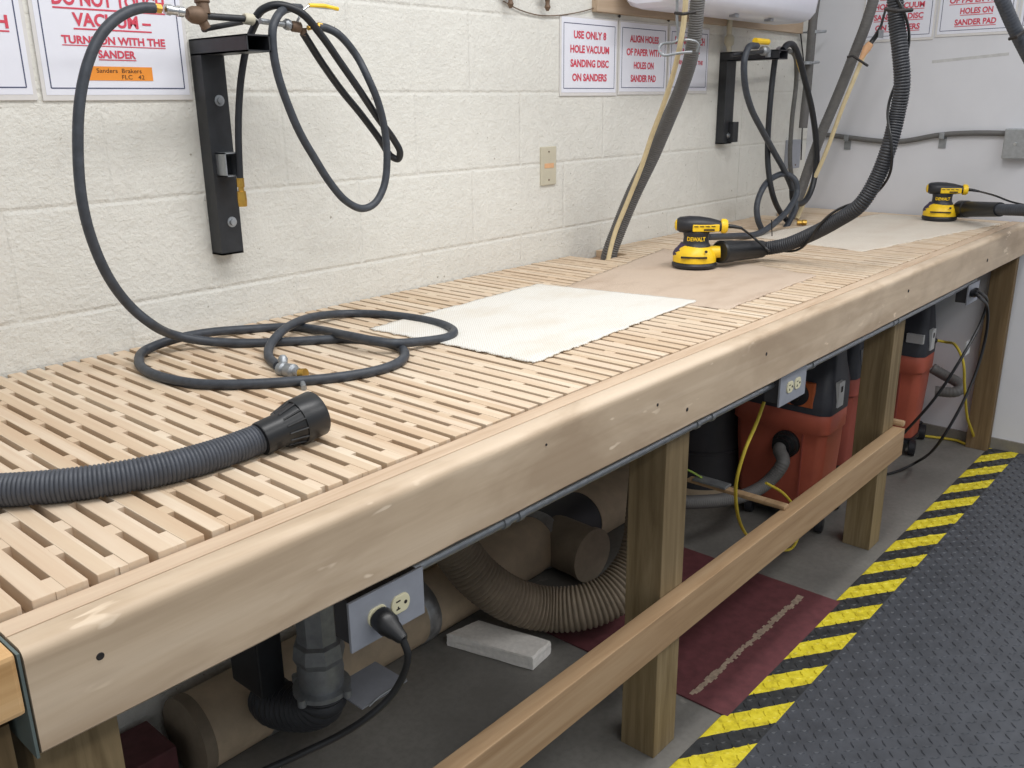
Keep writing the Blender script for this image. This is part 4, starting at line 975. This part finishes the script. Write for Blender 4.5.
# yellow extension cords
tag(obj('extension_cord', hose([U(764, 402, 'y', -.84), U(757, 422, 'y', -.84), U(745, 450, 'y', -.84), U(737, 478, 'y', -.83), U(736, 503, 'y', -.80), U(741, 525, 'y', -.76), U(752, 540, 'y', -.72), U(775, 549, 'y', -.70), U(793, 547, 'y', -.70), U(799, 533, 'y', -.70), U(796, 512, 'y', -.69), U(784, 494, 'y', -.68), U(766, 483, 'y', -.66)], .0045, 8), 'yellowcord', None, True), 'yellow cord hanging and looping in front of the orange vacuum', 'cord')
t = thing('extension_cord', 'yellow cord with white tag hanging beside the far vacuum', 'cord', tuple(U(964, 385, 'y', -.80)))
cc = obj('cord', hose([U(934, 340, 'y', -.70), U(945, 342, 'y', -.74), U(956, 346, 'y', -.81), U(963, 361, 'y', -.85), U(964.5, 385, 'y', -.86), U(967, 416, 'y', -.86), U(973, 441, 'y', -.86), U(968, 444, 'z', .012), U(955, 440, 'z', .008), U(925, 436, 'z', .008)], .0055, 8), 'yellowcord', t, True)
q = U(961, 347, 'y', -.82); b = BX(q.x - .028, q.x + .028, q.y - .026, q.y - .020, q.z - .026, q.z + .028); obj('paper_tag', b, 'label', t)
obj('cord_plug', tube(bmesh.new(), [U(925, 339, 'y', -.68), U(936, 340.5, 'y', -.71)], [.013, .010], 10), 'blackp', t)

# ================================================================== RUBBER MAT
t = thing('rubber_mat', 'large black diamond tread rubber mat with yellow hazard stripes beside the bench', 'mat', (2.5, -1.6, 0))
obj('mat_body', BX(.8, 3.985, -3.2, -1.034, .0, .009), 'rubber', t)
b = bmesh.new(); vs = [(.8, -.917, .0), (3.985, -.917, .0), (3.985, -.921, .0045), (3.985, -1.034, .009), (3.985, -1.034, 0)]
rings = [[(.8, p[1], p[2]) for p in vs], [(3.985, p[1], p[2]) for p in vs]]; loft(b, rings); obj('hazard_border', b, 'stripe', t)
def treads(y0, y1, x0_, x1_, zf, mat_):
    b = bmesh.new(); s = .026; i = 0; y = y0
    while y < y1:
        x = x0_; j = 0
        while x < x1_:
            ang = PI / 4 if (i + j) % 2 else -PI / 4
            ca, sa = math.cos(ang), math.sin(ang); z = zf(y); hl, hw_ = .0120, .0032
            P_ = [(-hl, 0, 0), (0, -hw_, 0), (hl, 0, 0), (0, hw_, 0)]; tp = [(-hl * .5, 0), (hl * .5, 0)]
            q = [b.verts.new((x + a * ca - c_ * sa, y + a * sa + c_ * ca, z)) for a, c_, _ in P_]
            w1 = [b.verts.new((x + a * ca, y + a * sa, z + .0030)) for a, _ in tp]
            b.faces.new((q[0], q[1], w1[0])); b.faces.new((q[1], q[2], w1[1])); b.faces.new((q[1], w1[1], w1[0])); b.faces.new((q[3], q[0], w1[0])); b.faces.new((q[2], q[3], w1[1])); b.faces.new((q[3], w1[0], w1[1]))
            x += s; j += 1
        y += s; i += 1
    return b
obj('tread_pattern', treads(-1.93, -1.045, 1.35, 3.97, lambda y: .009, 'rubber'), 'rubber', t)
obj('border_tread', treads(-1.024, -.93, 1.35, 3.97, lambda y: .0045 + (-.921 - y) / .113 * .0045, 'stripe'), 'stripe', t)
